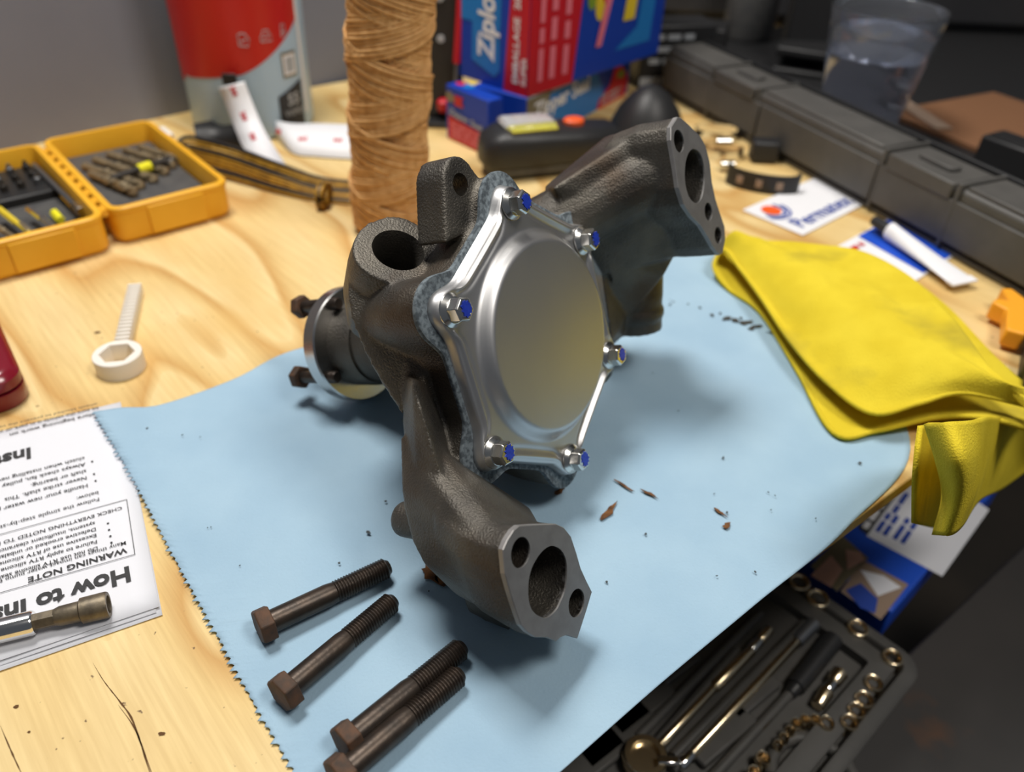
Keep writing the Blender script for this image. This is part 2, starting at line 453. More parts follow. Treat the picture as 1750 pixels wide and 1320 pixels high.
if PD.dot(Vector((-0.2476, 0.3845, 0.0000))-PO) < 0: PD = -PD
le = resample(catmull([(-0.2789, 0.4003, -0.0000), (-0.2335, 0.3470, 0.0000), (-0.1837, 0.2849, 0.0000), (-0.1435, 0.2358, 0.0000), (-0.1137, 0.1988, 0.0000), (-0.0885, 0.1695, 0.0000), (-0.0680, 0.1458, 0.0000)], 12), NT)
re_ = resample(catmull([(0.1994, 0.6932, 0.0000), (0.2614, 0.5528, 0.0000), (0.2748, 0.4142, 0.0000), (0.2060, 0.3301, 0.0000), (0.1371, 0.2700, 0.0000), (0.0800, 0.2202, 0.0000), (0.0297, 0.1746, 0.0000), (0.0141, 0.1611, 0.0000)], 10), NT)
mid_top = [Vector(p) for p in ((-0.2789, 0.4003, -0.0000), (-0.2397, 0.4167, 0.0000), (-0.2007, 0.4482, 0.0000), (-0.1659, 0.4874, 0.0000), (-0.0839, 0.5260, 0.0000), (0.0346, 0.5999, -0.0000), (0.1994, 0.6932, 0.0000))]
def towel_z(p, t, s):
    z = 0.0012+0.0009*noise.noise(Vector((p.x*14, p.y*14, 0.3)))
    e = min(1, t*14); z += 0.0022*(1-e)*max(0, noise.noise(Vector((p.x*22, p.y*22, 5)))+.35)
    lap = 1-max(0, min(1, (p-PO).dot(-PX)/.022+.1)); lap = lap*lap*(3-2*lap)
    return max(0.0008, z)+.0036*lap
tooth = (le[1]-le[0]).length
le2 = []
for i, p in enumerate(le):
    d = (le[min(i+1, NT)]-le[max(0, i-1)]).normalized(); nn = Vector((d.y, -d.x, 0))
    k = (0.0, 1.0, 0.25)[i % 3]
    le2.append(p + nn*(k*0.0024*(0.4+random.random()))*(-1 if nn.x > 0 else 1))
top_curve = resample(catmull(mid_top, 10), 90)
g = G(); V = []; F = []; nu = 90
for j in range(NT+1):
    s = j/NT
    for i in range(nu+1):
        t = i/nu
        p = le2[j].lerp(re_[j], t)
        lin = le[0].lerp(re_[0], t)
        p = p + (top_curve[i]-lin)*((1-s)**2.2)
        p.z = towel_z(p, t, s); V.append(p)
for j in range(NT):
    for i in range(nu): F.append((j*(nu+1)+i, j*(nu+1)+i+1, (j+1)*(nu+1)+i+1, (j+1)*(nu+1)+i))
g.add(V, F)
towel = solo('paper_towel', g, M_towel, 'blue shop paper towel with torn perforated edge spread under the water pump', 'towel', smooth=180)
sm = towel.modifiers.new('thick', 'SOLIDIFY'); sm.thickness = 0.0005; sm.offset = -1

# ------------------------------------------------------------------ the water pump
PM = Matrix([r + [] for r in [list(q) for q in [[0.517393, -0.341789, 0.784528, 0.017349], [0.855748, 0.206649, -0.474333, 0.369424], [-0.0, 0.916775, 0.399404, 0.103452]]]] + [[0, 0, 0, 1]])
pump = thing('water_pump', 'dark cast iron automotive water pump with pressed steel back cover standing on blue paper towel', 'water pump', (PM[0][3], PM[1][3], 0.0))
mm = 0.001
BOLTS = [(7, 75), (61, 32.5), (54.5, -42), (-12.7, -75), (-70, -32), (-63.5, 46.5)]
bc = Vector((sum(b[0] for b in BOLTS)/6, sum(b[1] for b in BOLTS)/6))
HEXO = (8, 8.5, 8, 5.5, 5, 5)
def ro_raw(th, dh=0.0, ear=11.5):
    d = Vector((math.cos(th), math.sin(th))); best = 0
    n = 6
    for i in range(n):
        b = Vector(BOLTS[i])
        # ear circle
        k = b.dot(d); q = b.length_squared-k*k
        if q < ear*ear: best = max(best, k+math.sqrt(ear*ear-q))
        # hexagon edge offset outward
        a = b; c = Vector(BOLTS[(i+1) % n]); e = (c-a).normalized(); nn = Vector((e.y, -e.x))
        if nn.dot(a-bc) < 0: nn = -nn
        a2 = a+nn*(HEXO[i]+dh); c2 = c+nn*(HEXO[i]+dh)
        den = d.dot(nn)
        if den > 1e-6:
            t = a2.dot(nn)/den; hit = d*t
            if 0 <= (hit-a2).dot(e) <= (c2-a2).length: best = max(best, t)
    return best
NA = 300
RO = [ro_raw(2*PI*i/NA) for i in range(NA)]
for _ in range(3): RO = [(RO[i-2]+RO[i-1]*2+RO[i]*3+RO[(i+1) % NA]*2+RO[(i+2) % NA])/9 for i in range(NA)]
RG = [ro_raw(2*PI*i/NA, 2.5, 18.5) for i in range(NA)]
for _ in range(3): RG = [(RG[i-2]+RG[i-1]*2+RG[i]*3+RG[(i+1) % NA]*2+RG[(i+2) % NA])/9 for i in range(NA)]
def outline(off, z, sc=1.0):
    return [((RG[i]+off)*sc*math.cos(2*PI*i/NA)*mm, (RG[i]+off)*sc*math.sin(2*PI*i/NA)*mm, z*mm) for i in range(NA)]
def ss(x): x = max(0, min(1, x)); return x*x*(3-2*x)

# back cover: pressed sheet with round dome, perimeter bead and turned-down lip
RR = []
g = G(); V = []; F = []
ts = [0]+[k/26 for k in range(1, 12)]
radial = [0.2, 12, 24, 36, 44, 48, 50, 51.5, 53, 54.5, 56, 57.5, 59, 60.5]
NF = 26
for i in range(NA):
    th = 2*PI*i/NA; ro = RO[i]; dx, dy = math.cos(th), math.sin(th)
    rr = radial + [60.5+(ro-60.5)*k/NF for k in range(1, NF+1)]
    for r in rr:
        e = ro-r
        dome = 6.5*ss((60.0-r)/7.5) + 0.5*ss(1-r/50)
        db = min(math.hypot(r*dx-b[0], r*dy-b[1]) for b in BOLTS)
        nb = ss((db-8.5)/5)
        bead = (1.9*math.exp(-((e-5.2)/1.7)**2))*nb + 0.8*math.exp(-((e-3.0)/1.5)**2)*(1-nb)
        groove = -0.8*math.exp(-((e-9.0)/1.6)**2)*nb*ss((r-58)/4)
        lip = -6.2*ss((2.2-e)/2.2)
        V.append((r*dx*mm, r*dy*mm, (dome+bead+groove+lip)*mm))
w = len(radial)+NF
for i in range(NA):
    j = (i+1) % NA
    for k in range(w-1): F.append((i*w+k, j*w+k, j*w+k+1, i*w+k+1))
F.append(tuple(i*w for i in range(NA)))
g.add(V, F).xf(PM)
cover = part('cover_plate', g, M_steel, pump, smooth=180, label='pressed bright steel back cover with round raised dome')
sd = cover.modifiers.new('t', 'SOLIDIFY'); sd.thickness = 0.0009; sd.offset = -1

part('gasket', loft([outline(-0.4, -8.2), outline(0, -7.7), outline(0, -5.8), outline(-0.4, -5.4)]).xf(PM), M_gasket, pump, smooth=50, label='speckled grey fibre gasket between cover and casting')

# six flanged hex bolts with blue thread-locker marks
def hexbolt_head(R, h, fl=None):
    g = lathe([(0.5, 0), (fl, 0), (fl, 0.9), (fl*0.93, 1.5), (R*0.98, 3.2), (0.5, 3.2)], 32) if fl else G()
    z0 = 2.8 if fl else 0
    hx = [(x, y) for x, y in ngon(R)]
    g.join(loft([[(x, y, z0) for x, y in hx], [(x, y, h-1.0) for x, y in hx], [(x*.86, y*.86, h) for x, y in hx], [(x*.72, y*.72, h) for x, y in hx], [(x*.66, y*.66, h-.25) for x, y in hx]]))
    return g
for k, (bx, by) in enumerate(BOLTS):
    g = hexbolt_head(6.6, 9.6, 8.8).xf(Matrix.Scale(mm, 4))
    T = PM @ Matrix.Translation((bx*mm, by*mm, 0.0002)) @ Matrix.Rotation(0.3+k*0.9, 4, 'Z')
    b = part('cover_bolt', g.xf(T), M_zinc, pump, bev=0.0003, label='bright zinc flange bolt with blue paint dab')
    n = 22; pts = []
    for q in range(n):
        r = (4.1 if q % 2 else 3.0)+1.1*random.random(); a = 2*PI*q/n
        pts.append((r*.82*math.cos(a)*mm+(1.0*mm), r*math.sin(a)*mm))
    T2 = PM @ Matrix.Translation((bx*mm, by*mm, 0.0002+9.6*mm))
    part('paint_mark', prism(pts, -0.0004, 0.00015).xf(T2), M_blue, b, label='dab of dark blue marking paint')

# ---- cast body: union of rough solids, remeshed so every junction gets a fillet
LF = [(-0.1344, -0.0350, 0.0500), (-0.1305, -0.0333, 0.0500), (-0.1245, -0.0323, 0.0500), (-0.1205, -0.0330, 0.0500), (-0.1125, -0.0387, 0.0500), (-0.1037, -0.0453, 0.0500), (-0.0973, -0.0502, 0.0500), (-0.0931, -0.0557, 0.0500), (-0.0906, -0.0627, 0.0500), (-0.0908, -0.0727, 0.0500), (-0.0915, -0.0818, 0.0500), (-0.0906, -0.0904, 0.0500), (-0.0894, -0.0989, 0.0500), (-0.0981, -0.1037, 0.0500), (-0.1105, -0.1098, 0.0500), (-0.1166, -0.1016, 0.0500), (-0.1208, -0.0990, 0.0500), (-0.1243, -0.0981, 0.0500), (-0.1287, -0.0914, 0.0500), (-0.1356, -0.0846, 0.0500), (-0.1388, -0.0785, 0.0500), (-0.1408, -0.0721, 0.0500), (-0.1404, -0.0634, 0.0500), (-0.1396, -0.0540, 0.0500), (-0.1384, -0.0450, 0.0500)]
LP = [(-0.1059, -0.0564, 0.0500), (-0.1010, -0.0623, 0.0500), (-0.0995, -0.0689, 0.0500), (-0.1015, -0.0753, 0.0500), (-0.1067, -0.0818, 0.0500), (-0.1124, -0.0843, 0.0500), (-0.1172, -0.0854, 0.0500), (-0.1235, -0.0840, 0.0500), (-0.1275, -0.0806, 0.0500), (-0.1313, -0.0736, 0.0500), (-0.1316, -0.0675, 0.0500), (-0.1287, -0.0610, 0.0500), (-0.1247, -0.0568, 0.0500), (-0.1197, -0.0546, 0.0500), (-0.1126, -0.0541, 0.0500)]
LA = (-0.1253, -0.0441, 0.0500)
LB = (-0.1027, -0.0940, 0.0500)
UF = [(0.1171, 0.0814, 0.0500), (0.1062, 0.0784, 0.0500), (0.1026, 0.0720, 0.0500), (0.1018, 0.0640, 0.0500), (0.1006, 0.0552, 0.0500), (0.0987, 0.0450, 0.0500), (0.1004, 0.0342, 0.0500), (0.1069, 0.0245, 0.0500), (0.1161, 0.0152, 0.0500), (0.1218, 0.0063, 0.0500), (0.1272, -0.0037, 0.0500), (0.1338, -0.0121, 0.0500), (0.1391, -0.0130, 0.0500), (0.1469, -0.0072, 0.0500), (0.1500, 0.0005, 0.0500), (0.1478, 0.0092, 0.0500), (0.1451, 0.0206, 0.0500), (0.1450, 0.0325, 0.0500), (0.1481, 0.0440, 0.0500), (0.1470, 0.0557, 0.0500), (0.1425, 0.0627, 0.0500), (0.1300, 0.0733, 0.0500), (0.1219, 0.0797, 0.0500)]
UP = [(0.1310, 0.0582, 0.0500), (0.1376, 0.0531, 0.0500), (0.1387, 0.0447, 0.0500), (0.1351, 0.0365, 0.0500), (0.1275, 0.0297, 0.0500), (0.1208, 0.0280, 0.0500), (0.1145, 0.0301, 0.0500), (0.1094, 0.0357, 0.0500), (0.1084, 0.0437, 0.0500), (0.1119, 0.0515, 0.0500), (0.1175, 0.0568, 0.0500), (0.1242, 0.0591, 0.0500)]
U1 = (0.1124, 0.0684, 0.0500)
U2 = (0.1311, 0.0182, 0.0500)
U3 = (0.1376, -0.0002, 0.0500)
LP = [tuple(p) for p in catmull(LP, 4, True)]; UP = [tuple(p) for p in catmull(UP, 4, True)]
def cen(P): return Vector((sum(p[0] for p in P)/len(P), sum(p[1] for p in P)/len(P), P[0][2]))
def ring(P, z, sc=1.0, sh=(0, 0)):
    c = cen(P)
    return [(c.x+(p[0]-c.x)*sc+sh[0]*mm, c.y+(p[1]-c.y)*sc+sh[1]*mm, z*mm) for p in P]
solid = G()
# volute
solid.join(loft([outline(-1.5, -8.0), outline(-2, -20), outline(-4, -36), outline(-9, -54), outline(-26, -68)]))
# shaft housing
solid.join(lathe([(48*mm, -62*mm), (36*mm, -84*mm), (28*mm, -100*mm), (26*mm, -138*mm)], 40))
# lower leg: flange block, passage to the volute, ridge
solid.join(loft([ring(LF, 49.3), ring(LF, 40, 0.99), ring(LF, 22, 0.96, (2, 3)), ring(LF, 4, 0.86, (6, 8))]))
solid.join(hull(ring(LF, 34, 0.94, (1, 2)) + [(-0.1148, -0.0241, -0.0240), (-0.1204, -0.0341, -0.0220), (-0.1273, -0.0461, -0.0170), (-0.1309, -0.0574, -0.0110), (-0.1306, -0.0743, 0.0020), (-0.0968, -0.0062, -0.0320), (-0.0927, -0.0157, -0.0120), (-0.0839, -0.0386, -0.0100), (-0.0533, -0.0812, -0.0060), (-0.0860, -0.0342, -0.0400), (-0.0959, -0.0573, -0.0340), (-0.0988, -0.0820, -0.0280), (-0.0964, -0.1032, -0.0200)]))
solid.join(hull([(-0.0689, 0.0279, -0.0380), (-0.0780, 0.0121, -0.0370), (-0.0907, -0.0067, -0.0360), (-0.0596, 0.0279, -0.0260), (-0.0859, 0.0067, -0.0200), (-0.0826, -0.0130, -0.0220), (-0.0298, 0.0072, -0.0450), (-0.0495, -0.0276, -0.0450)]))
solid.join(hull([(-0.0761, 0.0180, -0.0340), (-0.0924, -0.0074, -0.0340), (-0.0906, 0.0229, -0.0140), (-0.0948, -0.0151, -0.0140), (-0.1079, -0.0288, -0.0280), (-0.1088, -0.0251, 0.0000), (-0.1211, -0.0429, -0.0160), (-0.1201, -0.0397, 0.0100), (-0.0670, -0.0474, -0.0400), (-0.0350, -0.0130, -0.0500)]))
# blunt end of the bolt boss on the back of the lower leg
bst = Vector((-0.1084, -0.0515, -0.0440))
solid.join(lathe([(8.0*mm, 0), (9.6*mm, 2*mm), (10.5*mm, 46*mm)], 24).xf(Matrix.Translation((bst.x, bst.y, -44*mm))))
# low foot under the lower leg
ft = [(-0.1193, -0.0891, -0.0080), (-0.1201, -0.0979, -0.0080), (-0.1183, -0.1040, 0.0000), (-0.1130, -0.1134, 0.0080), (-0.1186, -0.0988, 0.0220), (-0.1214, -0.0842, 0.0180), (-0.1210, -0.0811, 0.0000), (-0.0961, -0.1084, -0.0140), (-0.0913, -0.1214, -0.0060)]
solid.join(hull(ft))
# upper leg
solid.join(loft([ring(UF, 49.3), ring(UF, 42, 1.0), ring(UF, 26, 1.0, (-1, 1)), ring(UF, 8, 0.93, (-4, 2))]))
solid.join(hull(ring(UF, 24, 0.95, (-2, 1)) + [(0.1263, 0.0779, -0.0040), (0.1352, 0.0710, -0.0180), (0.1255, 0.0663, -0.0300), (0.0877, 0.0618, -0.0340), (0.0652, 0.0655, -0.0120), (0.0903, 0.0263, -0.0080), (0.0945, -0.0033, -0.0140), (0.1214, -0.0122, -0.0080), (0.1085, 0.0469, -0.0500), (0.1252, -0.0187, -0.0450)]))
solid.join(tube([(118*mm, 52*mm, 30*mm), (100*mm, 47*mm, 4*mm), (70*mm, 38*mm, -34*mm)], lambda t: (20+2*t)*mm, 18))
# hose inlet
hi0, hi1 = Vector((0.1456, -0.0011, -0.0160)), Vector((0.1359, -0.0633, -0.0260))
hL = (hi1-hi0).length
solid.join(lathe([(21*mm, 0), (20*mm, hL-.026), (19*mm, hL-.018), (20.5*mm, hL-.015), (20.5*mm, hL-.011), (18.8*mm, hL-.008), (18.8*mm, hL)], 36).xf(axis_mat(hi0, hi1)))
solid.join(hull([(0.0974, 0.0079, -0.0140), (0.0863, -0.0487, -0.0160), (0.1065, -0.0640, -0.0340), (0.1245, -0.0612, -0.0280), (0.1593, -0.0313, -0.0200), (0.1314, -0.0392, -0.0600), (0.1208, -0.0680, -0.0580), (0.1631, -0.0172, -0.0400)]))
solid.join(hull([(0.1301, -0.0210, 0.0100), (0.0947, 0.0023, -0.0080), (0.1439, 0.0068, 0.0300), (0.1146, -0.0516, -0.0250), (0.1634, -0.0331, -0.0200), (0.1430, -0.0357, -0.0500), (0.1769, -0.0259, -0.0100)]))
# heater port boss
pa = Vector((-0.09, 0.68, 0.73)).normalized()
pc = Vector((-42.0*mm, 73.5*mm, -42*mm))
Mport = axis_mat(pc, pc+pa)
bo = [(24.5*mm*(1+.05*math.cos(3*a+1))*math.cos(a), 24.0*mm*(1+.05*math.cos(2*a))*math.sin(a)) for a in [2*PI*i/28 for i in range(28)]]
solid.join(loft([[(x*.98, y*.98, 0) for x, y in bo], [(x*1.02, y*1.02, -0.012) for x, y in bo], [(x*.98, y*.98, -0.034) for x, y in bo], [(x*.7, y*.7, -0.062) for x, y in bo]]).xf(Mport))
solid.join(hull([Mport @ Vector((x*.98, y*.98, -0.016)) for x, y in bo[::3]] + [(-0.0687, 0.0629, -0.0620), (-0.0746, 0.0504, -0.0600), (-0.0784, 0.0323, -0.0560), (-0.0804, 0.0151, -0.0500), (-0.0841, -0.0028, -0.0400), (-0.0720, 0.0227, -0.0370), (-0.0646, 0.0443, -0.0360), (-0.0579, 0.0357, -0.0300), (-0.0608, 0.0021, -0.0440), (0.0057, 0.0048, -0.0600)]))
# mounting lug beside the cover
lug = [(-0.0228, 0.1011, -0.0130), (-0.0198, 0.1046, -0.0130), (-0.0142, 0.1083, -0.0130), (-0.0091, 0.1085, -0.0130), (-0.0033, 0.1061, -0.0130), (-0.0003, 0.1021, -0.0130), (0.0055, 0.0894, -0.0130), (0.0071, 0.0764, -0.0130), (-0.0148, 0.0709, -0.0130), (-0.0374, 0.0718, -0.0130)]
solid.join(loft([[(p[0], p[1], -12.5*mm) for p in lug], [(p[0], p[1], -33*mm) for p in lug]]))

tmp_me = mesh_of('tmp', solid); fix_normals(tmp_me)
tmp = bpy.data.objects.new('tmp', tmp_me); COL.objects.link(tmp)
md = tmp.modifiers.new('r', 'REMESH'); md.mode = 'VOXEL'; md.voxel_size = 0.0013; md.adaptivity = 0
md = tmp.modifiers.new('s', 'SMOOTH'); md.factor = 0.5; md.iterations = 5

# holes: ports, bolt holes, threaded bore
cut = G()
cut.join(loft([ring(LP, 52), ring(LP, 30, 0.97, (2, 2)), ring(LP, 8, 0.9, (6, 8))]))
for c, r in ((LA, 6.9), (LB, 6.9)): cut.join(lathe([(r*mm, 22*mm), (r*mm, 60*mm)], 24).xf(Matrix.Translation((c[0], c[1], 0))))
cut.join(loft([ring(UP, 52), ring(UP, 28, 0.96, (-2, 0)), ring(UP, 4, 0.9, (-5, 0))]))
for c, r in ((U1, 6.6), (U2, 5.6), (U3, 5.4)): cut.join(lathe([(r*mm, 18*mm), (r*mm, 60*mm)], 24).xf(Matrix.Translation((c[0], c[1], 0))))
lh = Vector((-0.0121, 0.0941, -0.0130))
cut.join(lathe([(6.0*mm, -60*mm), (6.0*mm, 0)], 24).xf(Matrix.Translation((lh.x, lh.y, 0))))
cut.join(lathe([(12.8*mm, -0.046), (12.8*mm, -0.004), (15.0*mm, 0.004)], 40).xf(Mport))
cut.join(lathe([(15.5*mm, 0), (15.5*mm, 0.06)], 36).xf(axis_mat(hi1-(hi1-hi0).normalized()*0.035, hi1+(hi1-hi0))))
cut_me = mesh_of('cut', cut); fix_normals(cut_me)
cut_o = bpy.data.objects.new('cut', cut_me); COL.objects.link(cut_o)
md = tmp.modifiers.new('b', 'BOOLEAN'); md.operation = 'DIFFERENCE'; md.object = cut_o
try: md.solver = 'MANIFOLD'
except Exception: md.solver = 'EXACT'
dg = bpy.context.evaluated_depsgraph_get()
body_me = bpy.data.meshes.new_from_object(tmp.evaluated_get(dg)); body_me.name = 'casting'
bpy.data.objects.remove(tmp)
body_me.transform(PM); body_me.materials.clear()
casting = part('casting', body_me, M_cast, pump, smooth=48, normals=False, label='rough sand-cast iron body, dark brown grey')

# machined faces of the two legs and the heater port
def cutplate(P, z0, z1):
    me = mesh_of('pl', loft([ring(P, z0), ring(P, z1-.4), ring(P, z1, 0.988)])); fix_normals(me)
    o = bpy.data.objects.new('pl', me); COL.objects.link(o)
    m = o.modifiers.new('b', 'BOOLEAN'); m.operation = 'DIFFERENCE'; m.object = cut_o
    m.solver = 'EXACT'; m.use_self = True
    me2 = bpy.data.meshes.new_from_object(o.evaluated_get(bpy.context.evaluated_depsgraph_get()))
    bpy.data.objects.remove(o); me2.transform(PM); me2.materials.clear(); return me2
part('flange_face', cutplate(LF, 47.5, 50.2), M_mach, pump, normals=False, label='smooth machined face of the lower leg with large port and two bolt holes')
part('flange_face', cutplate(UF, 47.5, 50.2), M_mach, pump, normals=False, label='smooth machined face of the upper leg with large port and three small holes')
bpy.data.objects.remove(cut_o)
# screw thread inside the heater port
th = []
for i in range(9*36):
    a = 2*PI*i/36; th.append(Mport @ Vector((12.9*mm*math.cos(a), 12.9*mm*math.sin(a), -0.004-0.0034*i/36)))
part('internal_thread', tube(th, 0.0015, 6), M_hubsteel, pump, smooth=60, label='cut screw thread inside the heater port')
n = 40
rf = G().join(loft([[(x*s, y*s, z) for x, y in [(math.cos(2*PI*i/n), math.sin(2*PI*i/n)) for i in range(n)]] for s, z in ((0.0236, -0.0012), (0.0232, 0.0006), (0.0148, 0.0006), (0.0130, -0.003))], cap=False))
part('port_face', rf.xf(Mport), M_mach, pump, smooth=40, label='machined ring around the threaded heater port')

# hub and pulley flange with its bolts
part('hub', lathe([(27.5*mm, -136*mm), (29*mm, -140*mm), (29*mm, -157*mm)], 48).xf(PM), M_cast, pump, smooth=40, label='dark round hub behind the pulley flange')
part('hub_flange', lathe([(20*mm, -156*mm), (38.6*mm, -156*mm), (39.6*mm, -157*mm), (39.6*mm, -166.5*mm), (38.6*mm, -167.5*mm), (8*mm, -167.5*mm)], 72).xf(PM), M_hubsteel, pump, smooth=40, label='bright turned steel pulley flange')
part('shaft_end', lathe([(8*mm, -180*mm), (8*mm, -166*mm)], 24).xf(PM), M_hubsteel, pump, smooth=40)
for k in range(4):
    a = math.radians(104+90*k); x, y = 34.2*math.cos(a)*mm, 34.2*math.sin(a)*mm
    g = lathe([(4.2*mm, -188*mm), (4.2*mm, -151.5*mm), (3.4*mm, -150*mm)], 20)
    g.xf(PM @ Matrix.Translation((x, y, 0)))
    b = part('hub_bolt', g, M_rustbolt, pump, smooth=40, label='short rusty bolt through the pulley flange')
    hd = prism(ngon(8.2*mm, 6, k*.4), -193*mm, -186*mm, bev=0.0008).xf(PM @ Matrix.Translation((x, y, 0)))
    part('bolt_head', hd, M_rusthead, b, bev=0.0004)

# ------------------------------------------------------------------ marks on the towel
def mark(name, px, r, m, k=0.5, sx=1.0, rot=0.0):
    pts = [(x*sx, y) for x, y in blob(r, 12, k)]
    Mx = Matrix.Translation((px[0], px[1], 0.0026)) @ Matrix.Rotation(rot, 4, 'Z')
    g = prism(pts, 0, 0.0003).xf(Mx)
    return part(name, g, m, towel)
for p, r, sx, rot in (((0.1759, 0.5567, 0.0000), .0022, 1.8, .4), ((0.1821, 0.5537, 0.0000), .003, 1.2, .4), ((0.1893, 0.5507, 0.0000), .0026, 2.2, .3), ((0.1979, 0.5462, 0.0000), .0016, 2.6, .2), ((0.1639, 0.5602, 0.0000), .0018, .8, .3), ((0.2092, 0.5368, 0.0000), .001, 5, -.2), ((0.1713, 0.5635, 0.0000), .0012, .7, 0), ((0.1462, 0.5762, 0.0000), .001, .6, .8), ((0.1554, 0.5714, 0.0000), .0013, .6, .8), ((0.1341, 0.5790, 0.0000), .0008, .6, .8), ((0.1873, 0.5576, 0.0000), .0016, .8, .6), ((0.1928, 0.5423, 0.0000), .0018, 1.6, .2)):
    mark('grease_smear', p, r, M_grease, .9, sx, rot)
for p, r, sx, rot in (((0.0618, 0.3323, 0.0000), .0022, 3.6, 1.0), ((0.0727, 0.3552, 0.0000), .001, 7, -.75), ((0.0885, 0.3486, 0.0000), .001, 5, -.6), ((0.1314, 0.3245, 0.0000), .002, 1.6, .8), ((0.1293, 0.3362, 0.0000), .001, 5, -.8), ((-0.0399, 0.2804, 0.0000), .004, 2.0, -.7), ((-0.0331, 0.2747, 0.0000), .003, 1.6, -.6), ((0.0320, 0.3477, 0.0000), .002, 2, .9)):
    mark('rust_streak', p, r, M_rust, .9, sx, rot)
rs = random.Random(5)
for i in range(46):
    a, b = rs.random(), rs.random()
    p = le[int(a*150)].lerp(re_[int(a*150)], .04+.9*b)
    mark('dirt_speck', p, .0003+.0006*rs.random()**2, M_speck, .7, 1+rs.random(), rs.random()*6)

# ------------------------------------------------------------------ loose bolts
def loose_bolt(a, b, L, label, roll):
    a = Vector(a); b = Vector(b); d = (b-a).normalized()
    r, rh = 0.0058, 0.0096
    # head rests on a flat, thread tip touches the towel
    base = 0.0024
    za = base + rh*0.866; zb = base + r
    a = Vector((a.x, a.y, za)); b = a + Vector((d.x*L, d.y*L, zb-za))
    T = axis_mat(a, b)
    t = thing('hex_bolt', label, 'bolt', (a.x, a.y, 0.0016), 'loose rusty bolts on the towel')
    HL = 0.0075
    hx = ngon(rh, 6, roll)
    g = loft([[(x*.8, y*.8, -HL) for x, y in hx], [(x*.93, y*.93, -HL) for x, y in hx], [(x, y, -HL+.0012) for x, y in hx], [(x, y, 0) for x, y in hx]])
    part('head', g.xf(T), M_rusthead, t, bev=0.0005)
    S0 = L*0.52
    g = lathe([(r*1.02, -0.0005), (r*1.02, S0-.004), (r*.93, S0)], 28)
    part('shank', g.xf(T), M_rustbolt, t, smooth=40)
    prof = [(r*.86, S0-.001)]; pitch = 0.00158; z = S0
    while z < L-.003:
        prof += [(r*.86, z), (r*1.0, z+pitch*.42), (r*1.0, z+pitch*.55), (r*.86, z+pitch*.95)]; z += pitch
    prof += [(r*.86, L-.002), (r*.62, L)]
    part('thread', lathe(prof, 26).xf(T), M_rustbolt, t, smooth=30)
    return t
loose_bolt((-0.1160, 0.2392, 0.0080), (-0.0598, 0.2813, 0.0050), .0665, 'rusty hex bolt lying furthest back, nearest the instruction sheets', .25)
loose_bolt((-0.0973, 0.2044, 0.0080), (-0.0544, 0.2605, 0.0050), .0665, 'rusty hex bolt lying alone in the middle, second from the back', .1)
loose_bolt((-0.0634, 0.1819, 0.0080), (-0.0164, 0.2336, 0.0050), .0665, 'rusty hex bolt of the touching pair, its whole head in view', .05)
loose_bolt((-0.0632, 0.1669, 0.0080), (-0.0181, 0.2171, 0.0050), .0665, 'rusty hex bolt of the touching pair closest to the viewer, head cut off', .2)

# ------------------------------------------------------------------ instruction sheets
PY = -PD   # reader's up
def sheet(name, dx, dy, rot, z, label, W=.213, H=.187):
    M = frame(PO+PX*dx+PD*dy+Vector((0, 0, z)), PX, PY) @ Matrix.Rotation(rot, 4, 'Z')
    nx, ny = 16, 14; V = []; F = []
    for j in range(ny+1):
        for i in range(nx+1):
            x, y = W*i/nx, -H*j/ny
            V.append(M @ Vector((x, y, 0.0004*noise.noise(Vector((x*25, y*25, z*900))))))
    for j in range(ny):
        for i in range(nx): F.append((j*(nx+1)+i, (j+1)*(nx+1)+i, (j+1)*(nx+1)+i+1, j*(nx+1)+i+1))
    g = G().add(V, F)
    o = solo(name, g, M_paper, label, 'paper', 'instruction sheets', smooth=180)
    md = o.modifiers.new('t', 'SOLIDIFY'); md.thickness = .00015; md.offset = -1
    return o, M
sheet('instruction_sheet', -.0005, -.0035, .003, .0008, 'bottom white sheet of the instruction pile, only its edge showing', H=.191)
sheet('instruction_sheet', .002, -.0012, -.004, .0016, 'middle white sheet of the instruction pile, mostly covered', H=.186)
sh, SM = sheet('instruction_sheet', 0.0, 0.0012, 0.0, .0025, 'top printed instruction sheet with upside-down text under the chrome socket tool')
SL = .0007
def pg(p):  # world -> page coordinates
    q = SM.inverted() @ Vector((p[0], p[1], SM.translation.z)); return q.x, q.y
def line(s, p, size, bold=0.0, sx=1.12, name='lettering', spacing=1.0):
    x, y = pg(p); return text_on(name, s, SM @ Matrix.Translation((x, y, 0)), size, M_ink, sh, bold, lift=SL, sx=sx, spacing=spacing)
line('How to Install', (-0.2047, 0.2759, 0.0000), .0152, .034, 0.96)
line('WARNING NOTE', (-0.2120, 0.2887, 0.0000), .0056, .020, 1.12)
line('Many things can impact water pump failure. Check', (-0.2140, 0.2934, 0.0000), .0037, .004)
for s, p in (('Do not use RTV silicone sealer', (-0.2279, 0.2887, 0.0000)), ('Failure to apply RTV silicone', (-0.2303, 0.2933, 0.0000)), ('Excessive use of RTV silicone', (-0.2326, 0.2978, 0.0000)), ('Defective crooked or unbalanced', (-0.2349, 0.3023, 0.0000)), ('systems, insufficient clearance', (-0.2375, 0.3066, 0.0000)), ('CHECK EVERYTHING NOTED TO HELP', (-0.2271, 0.3192, 0.0000))):
    line(s, p, .0037, .010)
line('Follow the simple step-by-step', (-0.2432, 0.3256, 0.0000), .0041, .004)
line('below:', (-0.2461, 0.3309, 0.0000), .0041, .004)
